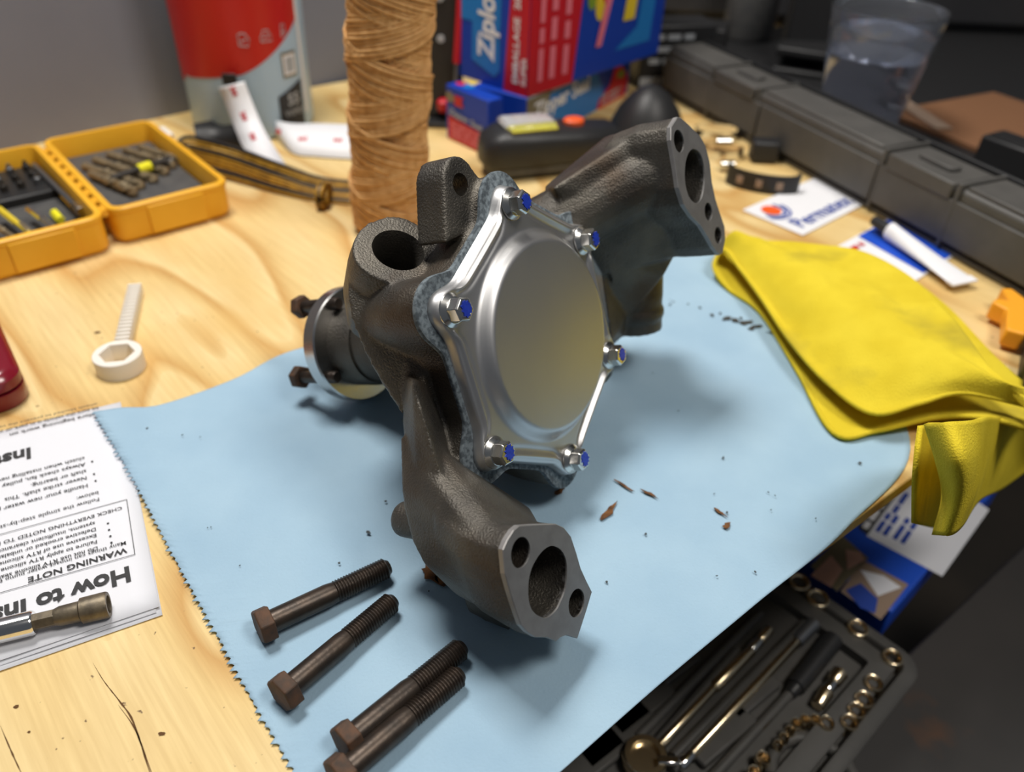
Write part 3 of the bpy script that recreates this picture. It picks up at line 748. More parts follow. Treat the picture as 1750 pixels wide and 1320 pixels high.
for s, p in (('Handle your new water pump', (-0.2550, 0.3365, 0.0000)), ('Never strike shaft. This', (-0.2586, 0.3429, 0.0000)), ('shaft or bearing.', (-0.2615, 0.3486, 0.0000)), ('Always check fan, pulley', (-0.2649, 0.3545, 0.0000)), ('clutch when installing new', (-0.2677, 0.3599, 0.0000))):
    line(s, p, .0042, .010)
line('Installation', (-0.3044, 0.3661, 0.0000), .0152, .034, 0.96)
line('before beginning work on', (-0.2777, 0.4038, 0.0000), .0046, .008)
line('be sure the vehicle is in park or neutral', (-0.2805, 0.4088, 0.0000), .0039, .003)
line('wheels blocked to prevent the vehicle', (-0.2829, 0.4128, 0.0000), .0039, .003)
for p in ((-0.2216, 0.2917, 0.0000), (-0.2242, 0.2963, 0.0000), (-0.2269, 0.3009, 0.0000), (-0.2296, 0.3057, 0.0000), (-0.2516, 0.3392, 0.0000), (-0.2551, 0.3449, 0.0000), (-0.2611, 0.3558, 0.0000)):
    x, y = pg(p); decal('bullet', [(x+.0007*math.cos(a), y+.0007*math.sin(a)) for a in [k*PI/4 for k in range(8)]], SM, M_ink, sh, SL)
def rule(p, q, w=.0004):
    a = Vector(pg(p)); b = Vector(pg(q)); d = (b-a).normalized(); n = Vector((-d.y, d.x))*w/2
    decal('ruled_line', [a-n, b-n, b+n, a+n], SM, M_ink, sh, SL)
rule((-0.2053, 0.2841, 0.0000), (-0.2267, 0.3249, 0.0000)); rule((-0.2267, 0.3249, 0.0000), (-0.2866, 0.2936, 0.0000)); rule((-0.2053, 0.2841, 0.0000), (-0.2654, 0.2544, 0.0000))

# chrome socket tool on the sheets
ta, tb = Vector((-0.2619, 0.2224, 0.0095)), Vector((-0.2017, 0.2461, 0.0095)); TM = axis_mat(ta, tb); TL = (tb-ta).length
tl = thing('socket_driver', 'chrome extension bar with worn bronze nut socket lying on the instruction sheet', 'socket tool', (tb.x, tb.y, .003))
z1 = TL*0.0
L0 = TL-.034
part('chrome_bar', lathe([(.0055, -.06), (.0062, -.058), (.0062, L0-.001), (.0056, L0)], 32).xf(TM), M_chrome, tl, smooth=40)
part('hex_shank', prism(ngon(.0044), L0-.004, L0+.011, bev=.0004).xf(TM), M_browniron, tl, bev=.0003)
part('collar', lathe([(.0042, L0+.009), (.0050, L0+.0115), (.0052, L0+.019), (.0052, L0+.021)], 28).xf(TM), M_browniron, tl, smooth=40)
part('nut_socket', lathe([(.0050, L0+.0205), (.0066, L0+.0215), (.0068, L0+.033), (.0064, L0+.034), (.0046, L0+.034), (.0044, L0+.026)], 30).xf(TM), M_browniron, tl, smooth=40)

# white plastic hex ring key
hk = Vector((-0.2856, 0.4570, 0.0000)); hk2 = Vector((-0.3142, 0.5582, 0.0000))
hd_ = (hk2-hk); hd_.z = 0; hl = hd_.length; hd_.normalize()
key = thing('plastic_key', 'white plastic ring key with hexagonal hole and notched stem on the plywood', 'key', tuple(hk))
HM = frame(hk, hd_, Vector((-hd_.y, hd_.x, 0)))
n = 48
def hexr(a, R):
    t = (a % (PI/3))-PI/6; return R*math.cos(PI/6)/math.cos(t)
outer = [(.0168*math.cos(2*PI*i/n), .0168*math.sin(2*PI*i/n)) for i in range(n)]
inner = [(hexr(2*PI*i/n+PI/6, .0122)*math.cos(2*PI*i/n), hexr(2*PI*i/n+PI/6, .0122)*math.sin(2*PI*i/n)) for i in range(n)]
Hh = .0135
rings = [[(x, y, 0) for x, y in inner], [(x, y, 0) for x, y in outer], [(x, y, Hh-.0006) for x, y in outer], [(x*.97, y*.97, Hh) for x, y in outer], [(x*1.02, y*1.02, Hh) for x, y in inner], [(x, y, Hh-.0006) for x, y in inner], [(x, y, 0) for x, y in inner]]
part('ring', loft(rings, cap=False).xf(HM), M_whitepl, key, smooth=30)
g = box(.0155, hl, -.0030, .0030, .0030, .0092)
k = .018
part('stem', g.xf(HM), M_whitepl, key, bev=.0008)
while k < hl-.002:
    part('tooth', box(k, k+.0024, -.0052, .0052, .0026, .0112).xf(HM), M_whitepl, key, bev=.0005)
    k += .0052

# dark red plastic case at the left margin
c = Vector((-0.3267, 0.4127, 0.0000)); e1 = (Vector((-0.3894, 0.4909, 0.0000))-c); e1.z = 0; e1.normalize(); e2 = Vector((e1.y, -e1.x, 0)); e2 = e2 if e2.x < 0 else -e2
RM = frame(c+e1*.075+e2*.06, e1, e2 if e1.cross(e2).z > 0 else -e2)
rc = thing('red_case', 'glossy dark red plastic case cut off by the left edge above the sheets', 'case', tuple(c+e1*.075+e2*.06))
def slabr(w, h, r, prof):
    return loft([[(x, y, z) for x, y in rrect(w-2*i, h-2*i, max(.001, r-i))] for i, z in prof])
part('body', slabr(.15, .12, .016, [(.002, 0), (0, .003), (0, .013), (.003, .0135), (.003, .0145), (0, .0155), (0, .022), (.003, .0262), (.008, .028)]).xf(RM), M_red, rc, smooth=35)
part('sticker', prism(rrect(.06, .05, .004, 3), .028, .0283).xf(RM @ Matrix.Translation((.015, -.012, 0))), M_blackpl, rc)

# ------------------------------------------------------------------ yellow bit case (two hinged trays)
H0 = Vector((-0.5025, 0.7922, 0.0350)); H0.z = 0
yx = Vector((math.cos(math.radians(41.5)), math.sin(math.radians(41.5)), 0)); yy = Vector((yx.y, -yx.x, 0))   # across, towards viewer
YL, YW, YH = .208, .110, .035
yc = thing('bit_case', 'open yellow plastic drill bit case lying flat against the grey wall', 'case', tuple(H0+yy*.1))
def tray(M, W, L, H, flip):
    wall = .0045
    def rr(i, z): return [(x+W/2, y+L/2, z) for x, y in rrect(W-2*i, L-2*i, max(.002, .013-i))]
    g = loft([rr(.004, 0), rr(.001, .003), rr(0, .006), rr(0, H-.006), rr(-.0012, H-.005), rr(-.0012, H-.001), rr(0, H), rr(wall, H), rr(wall+.0005, H-.001), rr(wall+.001, .006), rr(wall+.005, .0045)])
    t = part('tray', g.xf(M), M_yellowpl, yc, smooth=40)
    # raised panel on the long outer wall nearest the viewer and the rim notches
    part('side_rib', box(W*.28, W*.76, L-.001, L+.0022, .004, H-.004).xf(M), M_yellowpl, t, bev=.001)
    part('side_rib', box(W*.28, W*.76, -.0022, .001, .004, H-.004).xf(M), M_yellowpl, t, bev=.001)
    return t
def ymat(o):
    M = Matrix(((yx.x, yy.x, 0, o.x), (yx.y, yy.y, 0, o.y), (0, 0, 1, o.z), (0, 0, 0, 1))); return M
YR = ymat(H0+yx*.003); YLm = ymat(H0-yx*(YW+.004)+yy*.006)
tray(YR, YW, YL, YH, False); tray(YLm, YW, YL, YH, True)
for k in range(9):
    y = .02+k*.021
    part('hinge_knuckle', lathe([(.0032, 0), (.0032, .012)], 12).xf(ymat(H0+yx*.0005) @ Matrix.Translation((-.0, y, .030)) @ Matrix.Rotation(-PI/2, 4, 'X')), M_yellowpl, yc, smooth=40)
part('latch', box(YW-.002, YW+.006, .03, .058, .012, YH).xf(YR), M_whitepl, yc, bev=.001)
part('foam_insert', box(.007, YW-.007, .010, YL-.009, .0045, .015).xf(YR), M_greypl, yc, bev=.002)
part('bit_rack', box(.008, YW-.008, .010, .085, .0045, .018).xf(YLm), M_blackpl, yc, bev=.002)
part('bit_rack', box(.008, YW-.008, .17, YL-.010, .0045, .018).xf(YLm), M_blackpl, yc, bev=.002)
part('foam_insert', box(.008, YW-.008, .086, .169, .0045, .010).xf(YLm), M_greypl, yc, bev=.002)
def twist_bit(M, a, b, r, m, name, label, band=None):
    """spiral fluted drill bit between two points of a tray"""
    a = Vector(a); b = Vector(b); L = (b-a).length; T = M @ axis_mat(a, b)
    t = thing(name, label, 'drill bit', tuple(T.translation), 'bits in the yellow case')
    part('shank', lathe([(r*.8, 0), (r*.8, L*.38)], 12).xf(T), m, t, smooth=40)
    rings = []
    for k in range(25):
        s = k/24; z = L*(.36+.60*s); rot = s*5.5
        rings.append([(r*(1.0 if abs(math.cos(q*PI/6)) > .45 else .62)*math.cos(q*PI/6+rot), r*(1.0 if abs(math.cos(q*PI/6)) > .45 else .62)*math.sin(q*PI/6+rot), z) for q in range(12)])
    rings.append([(0.0003*math.cos(q*PI/6), 0.0003*math.sin(q*PI/6), L) for q in range(12)])
    part('flute', loft(rings).xf(T), m, t, smooth=50)
    if band: part('collar', lathe([(r*1.25, L*.42), (r*1.25, L*.62)], 14).xf(T), M_led, t, smooth=40, label='yellow sleeve')
    return t
for i, (xa, ya, xb, yb, r, z) in enumerate(((.022, .052, .052, .135, .0056, .018), (.036, .040, .068, .128, .0052, .018), (.052, .034, .084, .116, .0052, .018), (.070, .030, .096, .104, .0048, .018), (.086, .028, .108, .092, .004, .017), (.020, .080, .040, .150, .0054, .020))):
    twist_bit(YR, (xa, ya, z), (xb, yb, z), r, M_bit, 'drill_bit', ('tan spiral drill bit on the hinge side of the right tray', 'second tan spiral drill bit from the hinge in the right tray', 'third tan spiral drill bit from the hinge in the right tray', 'fourth tan spiral drill bit from the hinge in the right tray', 'slim tan drill bit nearest the outer wall of the right tray', 'stubby tan drill bit lying lowest beside the hinge')[i])
twist_bit(YR, (.030, .112, .024), (.098, .094, .023), .0042, M_bitdk, 'drill_bit', 'black drill bit with yellow sleeve lying across the tan bits', band=True)
t = thing('steel_rod', 'grey steel driver shaft lying along the hinge of the left tray', 'rod', tuple(YLm @ Vector((.10, .02, .02))), 'bits in the yellow case')
part('shaft', lathe([(.0028, 0), (.0028, .125)], 10).xf(YLm @ axis_mat((.098, .022, .021), (.104, .2, .021))), M_steelgrey, t, smooth=40)
part('tip', prism(ngon(.0048), .12, .135, bev=.0006).xf(YLm @ axis_mat((.098, .022, .021), (.104, .2, .021))), M_zinc, t)
kk = 0
for j, y in enumerate((.025, .045, .065)):
    for i in range(5):
        x = .03+i*.015
        kk += 1
        g = prism(ngon(.0036), .0165, .0255, bev=.0006).xf(YLm @ Matrix.Translation((x, y, 0)))
        g.join(lathe([(.0022, .025), (.0016, .029)], 8).xf(YLm @ Matrix.Translation((x, y, 0))))
        solo('screwdriver_bit', g, M_bitdk if (i+j) % 3 else M_steelgrey, 'dark screwdriver bit, %s in the %s row of the left tray rack' % (('leftmost', 'second from the left', 'middle one', 'second from the hinge', 'nearest the hinge')[i], ('back', 'middle', 'front')[j]), 'driver bit', 'bits standing in the left rack')
for i, (x0, y0, x1, y1, m, lab) in enumerate(((.066, .128, .074, .188, M_chrome, 'shiny silver bit in the left yellow tray'), (.045, .115, .055, .19, M_yel, 'yellow handled bit in the left yellow tray'), (.03, .13, .045, .2, M_bit, 'tan bit at the front of the left yellow tray'), (.052, .158, .056, .2, M_bit, 'small tan bit nearest the silver one'))):
    L = math.hypot(x1-x0, y1-y0)
    g = prism(ngon(.0032), 0, L*.5, bev=.0004); g.join(lathe([(.0024, L*.48), (.0024, L*.9), (.0008, L)], 10))
    solo('driver_bit', g.xf(YLm @ axis_mat((x0, y0, .023), (x1, y1, .023))), m, lab, 'driver bit', 'bits in the yellow case', smooth=40)
g = prism(ngon(.004), 0, .02, bev=.0004).xf(YLm @ axis_mat((.085, .13, .0145), (.085, .15, .0145)))
solo('driver_bit', g, M_led, 'stubby yellow sleeve bit in the middle of the left tray', 'driver bit', 'bits in the yellow case')

# ------------------------------------------------------------------ cleaning wipes canister
CC = Vector((-.334, .972, 0)); CR = .072
can = thing('wipes_canister', 'tall round cleaning wipes tub with red and pale blue label behind the yellow case', 'canister', tuple(CC))
part('tub', lathe([(CR-.006, 0), (CR-.001, .003), (CR, .008), (CR*1.03, .25), (CR*.99, .255)], 64).xf(Matrix.Translation(CC)), M_canwhite, can, smooth=40)
cdir = math.atan2(-CC.y, -CC.x)   # towards the viewer
def cyl(a, z, lift=.0006):
    r = CR*(1+.03*(z-.008)/.242)+lift
    return CC + Vector((r*math.cos(cdir+a), r*math.sin(cdir+a), z))
def wrap(name, amin, amax, lo, hi, m, lift=.0006, n=40, nz=1):
    V = []; F = []
    for i in range(n+1):
        a = amin+(amax-amin)*i/n; l, h_ = lo(a), hi(a)
        for k in range(nz+1): V.append(cyl(a, l+(h_-l)*k/nz, lift))
    for i in range(n):
        for k in range(nz): F.append((i*(nz+1)+k, (i+1)*(nz+1)+k, (i+1)*(nz+1)+k+1, i*(nz+1)+k+1))
    return part(name, G().add(V, F), m, can, normals=False, smooth=180)
def wraptext(s, a0, z0, size, m, bold=0.0, lift=.0012, rot=0.0):
    g = textgeo(s, size, bold); c, s_ = math.cos(rot), math.sin(rot)
    g.v = [cyl(a0+(p.x*c-p.y*s_)/CR, z0+p.x*s_+p.y*c, lift) for p in g.v]
    return part('lettering', g, m, can, normals=False)
wrap('red_panel', -1.5, .98, lambda a: .068+.010*max(0, a+1.0)+.034*max(0, a+.1)**1.4 if a > -1.2 else .060, lambda a: .235, M_canred, nz=6)
wrap('white_border', .98, 1.06, lambda a: .02, lambda a: .235, M_white, .0007, n=6, nz=6)
wrap('count_panel', .42, .92, lambda a: .006, lambda a: .048+.014*(a-.42)/.5, M_ink, .0008, n=12)
wraptext('55', .58, .036, .0180, M_lgrey, .03)
wraptext('WIPES', .50, .0235, .0105, M_lgrey, .01)
wrap('info_square', .56, .86, lambda a: .067, lambda a: .095, M_olive, .0008, n=8)
wrap('info_square', .59, .83, lambda a: .070, lambda a: .092, M_white, .0011, n=8)
wrap('info_square', .63, .79, lambda a: .073, lambda a: .089, M_lgrey, .0014, n=8)
for a0, nm in ((.02, 'hand'), (.36, 'car'), (.66, 'tool')):
    z0 = .108+.006*a0
    if nm == 'car':
        pts = [(-6, 0), (6, 0), (6, 4), (4, 5), (3, 8), (-3, 8), (-4, 5), (-6, 4)]
    elif nm == 'hand':
        pts = [(-5, 0), (4, -1), (6, 4), (3, 8), (-1, 9), (-5, 8)]
    else:
        pts = [(-3, 0), (3, 1), (2, 9), (-2, 9)]
    path = [cyl(a0+p[0]*.001/CR, z0+p[1]*.0014, .001) for p in pts]; path.append(path[0])
    part('icon', tube(path, .0006, 5), M_lgrey, can)
    path = [cyl(a0+q*.001/CR, z0+.005+q*.0003, .001) for q in (-3, 0, 3)]
    part('icon', tube(path, .0006, 5), M_lgrey, can)

# ------------------------------------------------------------------ twine spool
SP0 = Vector((-0.1268, 0.6997, 0.0000)); SPt = Vector((.072, -.03, 1)).normalized(); SPH = .30
SPM = axis_mat(SP0+Vector((0, 0, .002)), SP0+Vector((0, 0, .002))+SPt)
sp = thing('twine_spool', 'tall spool of tan jute twine standing behind the pump', 'twine', tuple(SP0))
part('core', lathe([(.030, .0005), (.030, SPH)], 32).xf(SPM), M_core, sp, smooth=40)
path = []; turns_per = 4.526; passes = 40; seg = 26
for ps in range(passes):
    n = int(turns_per*seg)
    for k in range(n):
        s = k/n; zz = s if ps % 2 == 0 else 1-s
        th_ = 2*PI*turns_per*(ps+s)
        rad = .0300+.0050*(ps/passes)+.0028*zz + .0006*math.sin(zz*40+ps)
        path.append(SPM @ Vector((rad*math.cos(th_), rad*math.sin(th_), .003+zz*(SPH-.008))))
tw = part('winding', tube(path, .00165, 6), M_twine, sp, smooth=180, normals=False, label='crossed layers of tan twine')

# ------------------------------------------------------------------ white mounting tape with red marks
tp = thing('mounting_tape', 'loose white tape strip with red marks and black backing beside the tub', 'tape', (-0.2831, 0.8239, 0.0000))
def ribbon(a, b, seg=8, lift=.0014, flip=1):
    A = catmull(a, seg); B = catmull(b, seg); n = len(A)
    def mk(off):
        V = []; F = []
        for i in range(n):
            d = A[min(i+1, n-1)]-A[max(i-1, 0)]; w = B[i]-A[i]; nn = d.cross(w).normalized()*off*flip
            V += [A[i]+nn, A[i].lerp(B[i], .5)+nn, B[i]+nn]
        for i in range(n-1):
            for k in range(2): F.append((i*3+k, i*3+k+1, i*3+k+4, i*3+k+3))
        return G().add(V, F)
    o1 = part('liner', mk(lift/2), M_white, tp, smooth=180, normals=False, label='glossy white release liner')
    o2 = part('foam', mk(-lift/2), M_blackpl, tp, smooth=180, normals=False, label='black foam backing')
    for o in (o1, o2):
        md = o.modifiers.new('t', 'SOLIDIFY'); md.thickness = .0007; md.offset = 0
    # red marks
    for f in [q/10 for q in range(1, 10, 3)]:
        i = int(f*(n-2)); c = A[i].lerp(B[i], .5); d = (A[i+1]-A[i]).normalized(); w = (B[i]-A[i]).normalized(); nn = d.cross(w).normalized()*flip
        Mx = frame(c+nn*(lift/2+.0007), d, w) if flip > 0 else frame(c+nn*(lift/2+.0007), -d, w)
        text_on('lettering', '3M', Mx @ Matrix.Translation((0, -.003, 0)), .0085, M_redink, o1, .03, 'CENTER')
    return o1
ribbon([(-0.3389, 0.8860, 0.0667), (-0.3333, 0.8820, 0.0522), (-0.3267, 0.8740, 0.0356), (-0.3190, 0.8620, 0.0250), (-0.3064, 0.8420, 0.0151), (-0.2698, 0.7883, 0.0140)], [(-0.3089, 0.8860, 0.0749), (-0.3031, 0.8820, 0.0567), (-0.2957, 0.8740, 0.0402), (-0.2874, 0.8620, 0.0303), (-0.2733, 0.8420, 0.0199), (-0.2381, 0.7795, 0.0140)], flip=1)
ribbon([(-0.3794, 0.8929, 0.0220), (-0.3558, 0.9075, 0.0220), (-0.3193, 0.8945, 0.0220), (-0.2964, 0.8839, 0.0200)], [(-0.3723, 0.8751, 0.0015), (-0.3505, 0.8826, 0.0010), (-0.3163, 0.8721, 0.0010), (-0.2930, 0.8607, 0.0010)], flip=1)
ribbon([(-0.2929, 0.9173, 0.0220), (-0.2699, 0.9120, 0.0200), (-0.2432, 0.9153, 0.0200), (-0.2021, 0.9165, 0.0200), (-0.1745, 0.9159, 0.0200)], [(-0.2953, 0.9201, 0.0020), (-0.2624, 0.8712, 0.0010), (-0.2340, 0.8639, 0.0010), (-0.1936, 0.8615, 0.0010), (-0.1674, 0.8644, 0.0010)], flip=-1)
cl = part('clip', box(-.008, .008, -.002, .002, 0, .012).xf(Matrix.Translation((-0.3260, 0.8880, 0.0698))), M_blackpl, tp, bev=.001, label='small black end clip')

# ------------------------------------------------------------------ folded gold and black wire
wr = thing('folded_cable', 'folded bundle of flat gold and black cable tied with a knot left of the twine', 'cable', (-0.2849, 0.8077, 0.0000))
for k in range(6):
    dz = .0040+.0036*k
    A = [Vector((-0.1185, 0.7481, 0.0000)), Vector((-0.2005, 0.7538, 0.0000)), Vector((-0.2496, 0.7689, 0.0000)), Vector((-0.3067, 0.7960, 0.0000)), Vector((-0.3627, 0.8217, 0.0000))]
    off = Vector((-.25, .5, 0)).normalized()*(.0022*(k-3))
    pts = [p+off*(1+.5*i*.3)+Vector((0, 0, dz*(0.45 if i < 2 else .75 if i == 2 else 1.0))) for i, p in enumerate(A)]
    turn = Vector((-0.3741, 0.8303, 0.0000))+off+Vector((0, 0, dz))
    back = [p+Vector((.004, .012, .003))+Vector((0, 0, .002)) for p in reversed(pts)]
    path = catmull(pts+[turn]+back, 8)
    part('wire', tube(path, .0021 if k % 2 else .0017, 7), M_gold if k % 2 == 0 or k == 3 else M_blackpl, wr, smooth=60)
for q in range(3):
    c = Vector((-0.1980, 0.7418, 0.0100))+Vector((.002*q-.002, 0, 0))
    path = [c+Vector((0.004*math.cos(a)*.4, .014*math.cos(a), .012*math.sin(a))) for a in [2*PI*i/16 for i in range(17)]]
    part('tie', tube(path, .0026, 7), M_gold if q != 1 else M_blackpl, wr, smooth=60)
c = Vector((-0.1965, 0.7399, 0.0040)); part('knot_tail', tube(catmull([c+Vector((0, .01, .014)), c+Vector((.002, -.002, .010)), c+Vector((.003, -.008, .004)), c+Vector((.002, -.004, .001))], 5), .0032, 8), M_gold, wr, smooth=60)

# ------------------------------------------------------------------ storage bag cartons
def carton(name, o, ex, ey, W, D, H, m, label, lid=None):
    """o: near-left-bottom corner; ex along one face, ey along the other, both horizontal unit vectors"""
    o = Vector(o); ex = Vector(ex); ey = Vector(ey)
    t = thing(name, label, 'carton', tuple(o))
    g = G(); q = [o, o+ex*W, o+ex*W+ey*D, o+ey*D]; up = Vector((0, 0, H))
    g.add(q+[p+up for p in q], [(0,3,2,1),(4,5,6,7),(0,1,5,4),(1,2,6,5),(2,3,7,6),(3,0,4,7)])
    part('box', g, m, t, bev=.0012)
    return t
def face_M(o, e, flipx=False):
    """vertical face frame: x along e, y up"""
    return frame(Vector(o), Vector(e), Vector((0, 0, 1)))
ca = math.radians(58)
bx_ = Vector((math.cos(ca), math.sin(ca), 0)); by_ = Vector((-bx_.y, bx_.x, 0))
# long carton lying on its side
B0 = Vector((0.0025, 0.9162, 0.0600)); B0.z = 0
BL = .270
boxB = carton('bag_carton', B0, bx_, by_, BL, .075, .060, M_zblue, 'long blue carton lying on its side under the tall bag carton')
FM = face_M(B0-by_*.0001, bx_) @ Matrix.Diagonal((1.1, .652, 1, 1)); BL = .245
# by_ points away from the viewer: the visible face looks along -by_
decal('silver_edge', [(0, .082), (BL, .082), (BL, .0922), (0, .0922)], FM, M_lgrey, boxB, .0006)
decal('sky_band', [(.0, .0), (.19, .0), (.15, .088), (.0, .088)], FM, M_ltblue, boxB, .0005)
decal('brown_panel', [(.0, .02), (.034, .02), (.05, .088), (.0, .088)], FM, M_olive, boxB, .0009)
text_on('lettering', 'Zipper Seal', FM @ Matrix.Translation((.016, .048, 0)) @ Matrix.Rotation(.05, 4, 'Z'), .040, M_white, boxB, .03, lift=.0014, sx=.66)
decal('red_picture', [(.16, .0), (.235, .0), (.24, .03), (.232, .05), (.215, .074), (.198, .07), (.19, .04), (.165, .02)], FM, M_redink, boxB, .0012)
decal('green_leaf', [(.205, .048), (.225, .042), (.228, .056), (.212, .062)], FM, M_green, boxB, .0015)
for y in (.008, .02):
    bars(FM @ Matrix.Translation((.170, y, 0)), .05, .009, M_lgrey, boxB, lift=.0017)
# small carton in front, showing two sides
A1 = Vector((-0.0397, 0.8881, 0.0640)); A1.z = 0
ax_ = (Vector((-0.0924, 0.9439, 0.0640))-Vector((-0.0397, 0.8881, 0.0640))); ax_.z = 0; AW = ax_.length; ax_.normalize()
ay_ = Vector((-ax_.y, ax_.x, 0)); ay_ = ay_ if ay_.y > 0 else -ay_
boxA = carton('small_carton', A1, ax_, ay_, AW, .022, .064, M_zblue, 'small dark blue and orange carton at the left foot of the bag cartons')
FA = face_M(A1+ax_*AW-ay_*.0001, -ax_) @ Matrix.Diagonal((AW/.072, .80, 1, 1)); AW = .072
decal('orange_panel', [(.004, .001), (AW-.002, .001), (AW-.002, .030), (.004, .036)], FA, M_zred, boxA, .0005)
decal('white_band', [(.002, .038), (AW, .030), (AW, .040), (.002, .050)], FA, M_blueink, boxA, .0006)
text_on('lettering', 'Zipper Seal', FA @ Matrix.Translation((.006, .040, 0)) @ Matrix.Rotation(-.1, 4, 'Z'), .0125, M_lgrey, boxA, .02, lift=.0012)
decal('emblem', [(.008+.008*math.cos(k), .064+.008*math.sin(k)) for k in [q*PI/6 for q in range(12)]], FA, M_olive, boxA, .0008)
decal('emblem', [(.016, .054), (.032, .056), (.028, .064), (.032, .070), (.016, .070)], FA, M_zred, boxA, .0010)
for y in (.008, .016, .024): bars(FA @ Matrix.Translation((.01, y, 0)), .045+y*.1, .006, M_pink, boxA, lift=.0012)
FA2 = face_M(A1-ax_*.0001, ay_)
TA = FA @ Matrix.Translation((0, .080, 0)) @ Matrix.Rotation(-PI/2, 4, 'X')
decal('red_dot', [(.010+.006*math.cos(k), .014+.006*math.sin(k)) for k in [q*PI/6 for q in range(12)]], TA, M_redink, boxA, .0006)
decal('blue_dot', [(.024+.007*math.cos(k), .014+.007*math.sin(k)) for k in [q*PI/6 for q in range(12)]], TA, M_ltblue, boxA, .0007)
decal('emblem', [(.016+.005*math.cos(k), .026+.005*math.sin(k)) for k in [q*PI/6 for q in range(12)]], TA, M_yel, boxA, .0008)
# tall carton resting on the long one
C0 = Vector((0.0025, 0.9188, 0.0605)); CLx = (Vector((-0.0826, 0.9914, 0.0605))-C0); CLx.z = 0; CWd = CLx.length; CLx.normalize()
CRx = Vector((-CLx.y, CLx.x, 0)); CRx = CRx if CRx.y > 0 else -CRx
CH = .20
boxC = carton('bag_carton', C0, CLx, CRx, CWd, .27, CH, M_zblue, 'tall blue and red bag carton with white sideways brand lettering, standing on the long one')
FL = face_M(C0+CLx*CWd, -CLx) @ Matrix.Diagonal((1, 1.1, 1, 1))
K = CWd
decal('sky_band', [(.05*K, .06), (.62*K, .06), (.64*K, .17), (.05*K, .17)], FL, M_ltblue, boxC, .0005)
decal('red_panel', [(.68*K, 0), (K, 0), (K, .18), (.78*K, .18), (.75*K, .1)], FL, M_zred, boxC, .0006)
RT = Matrix.Rotation(PI/2, 4, 'Z')
decal('logo_plate', [(.22*K, .022), (.55*K, .010), (.62*K, .018), (.60*K, .135), (.24*K, .135)], FL, M_ltblue, boxC, .0008)
text_on('lettering', 'Ziploc', FL @ Matrix.Translation((.54*K, .026, 0)) @ RT, .036, M_white, boxC, .028, lift=.0016, sx=.80, shear=.12)
text_on('lettering', 'EMBALLAGE  20', FL @ Matrix.Translation((.88*K, .010, 0)) @ RT, .0120, M_white, boxC, .02, lift=.0014)
text_on('lettering', 'SUPER', FL @ Matrix.Translation((.985*K, .010, 0)) @ RT, .010, M_white, boxC, .02, lift=.0014)
FR = face_M(C0, CRx) @ Matrix.Diagonal((1.1, 1.1, 1, 1))
decal('red_panel', [(0, 0), (.075, 0), (.085, .1), (.10, .18), (0, .18)], FR, M_zred, boxC, .0006)
for x, sz in ((.022, .016), (.042, .020), (.064, .020)):
    bars(FR @ Matrix.Translation((x, .012, 0)) @ RT, .10+x*.3, sz*.7, M_pink, boxC, lift=.0014)
for k, (x, y, r, m) in enumerate(((.100, .085, .012, M_green), (.116, .075, .014, M_yel), (.112, .105, .016, M_redink), (.130, .11, .013, M_orange), (.104, .12, .012, M_green), (.125, .085, .010, M_redink))):
    decal('picture', [(x+r*math.cos(q)*.7, y+r*1.3*math.sin(q)) for q in [i*PI/6 for i in range(12)]], FR, m, boxC, .0007+.00012*k)
decal('pink_stripe', [(.112, .03), (.122, .03), (.165, .18), (.150, .18)], FR, M_pink, boxC, .0016)
decal('yellow_panel', [(.160, .05), (.182, .05), (.190, .125), (.170, .125)], FR, M_yel, boxC, .0016)
decal('sky_band', [(.15, .02), (.22, .02), (.228, .15), (.205, .15), (.19, .04)], FR, M_ltblue, boxC, .0008)
bars(FR @ Matrix.Translation((.225, .075, 0)) @ RT, .07, .012, M_lgrey, boxC, lift=.0016)

# ------------------------------------------------------------------ pocket work light
wa, wb = Vector((-0.0264, 0.8387, 0.0000)), Vector((0.1051, 0.8903, 0.0000)); wdir = (wb-wa); wl = wdir.length; wdir.normalize(); wside = Vector((-wdir.y, wdir.x, 0))
WMx = frame(wa, wdir, wside)
wlgt = thing('work_light', 'black rounded work light with yellow LED window and orange button behind the pump', 'work light', tuple((wa+wb)/2))
def sect(x, hw, z0, z1, n=20):
    o = []
    for k in range(n):
        a = 2*PI*k/n; ca_, sa = math.cos(a), math.sin(a)
        o.append((x, hw*math.copysign(abs(ca_)**.6, ca_), (z0+z1)/2+(z1-z0)/2*math.copysign(abs(sa)**.6, sa)))
    return o
part('grip', loft([sect(-.020, .012, .016, .034), sect(-.015, .022, .010, .046), sect(.0, .029, .008, .053), sect(.045, .031, .008, .053), sect(.085, .030, .009, .050), sect(wl-.006, .026, .012, .046), sect(wl+.003, .014, .020, .038)]).xf(WMx), M_blackpl, wlgt, smooth=60, label='black rubber grip')
part('base_shell', loft([sect(-.012, .018, .0005, .018), sect(.0, .025, .0005, .026), sect(.06, .027, .0005, .026), sect(wl-.008, .022, .0005, .026), sect(wl-.001, .012, .003, .02)]).xf(WMx), M_greypl, wlgt, smooth=60, label='dark grey lower shell')
part('lens', loft([sect(.004, .019, .044, .059), sect(.008, .022, .042, .061), sect(.058, .022, .042, .060), sect(.063, .018, .044, .058)]).xf(WMx), M_clear, wlgt, smooth=60, label='clear plastic lens')
part('led_strip', box(.008, .060, -.0225, -.010, .0535, .0545).xf(WMx), M_led, wlgt, label='yellow LED strip')
part('reflector', box(.008, .060, -.009, .017, .0535, .0545).xf(WMx), M_white, wlgt)
part('button', lathe([(.0095, .046), (.0095, .0535), (.008, .055)], 24).xf(WMx @ Matrix.Translation((.088, 0, 0)) @ Matrix.Diagonal((1.25, 1, 1, 1))), M_orange, wlgt, smooth=40, label='orange push button')

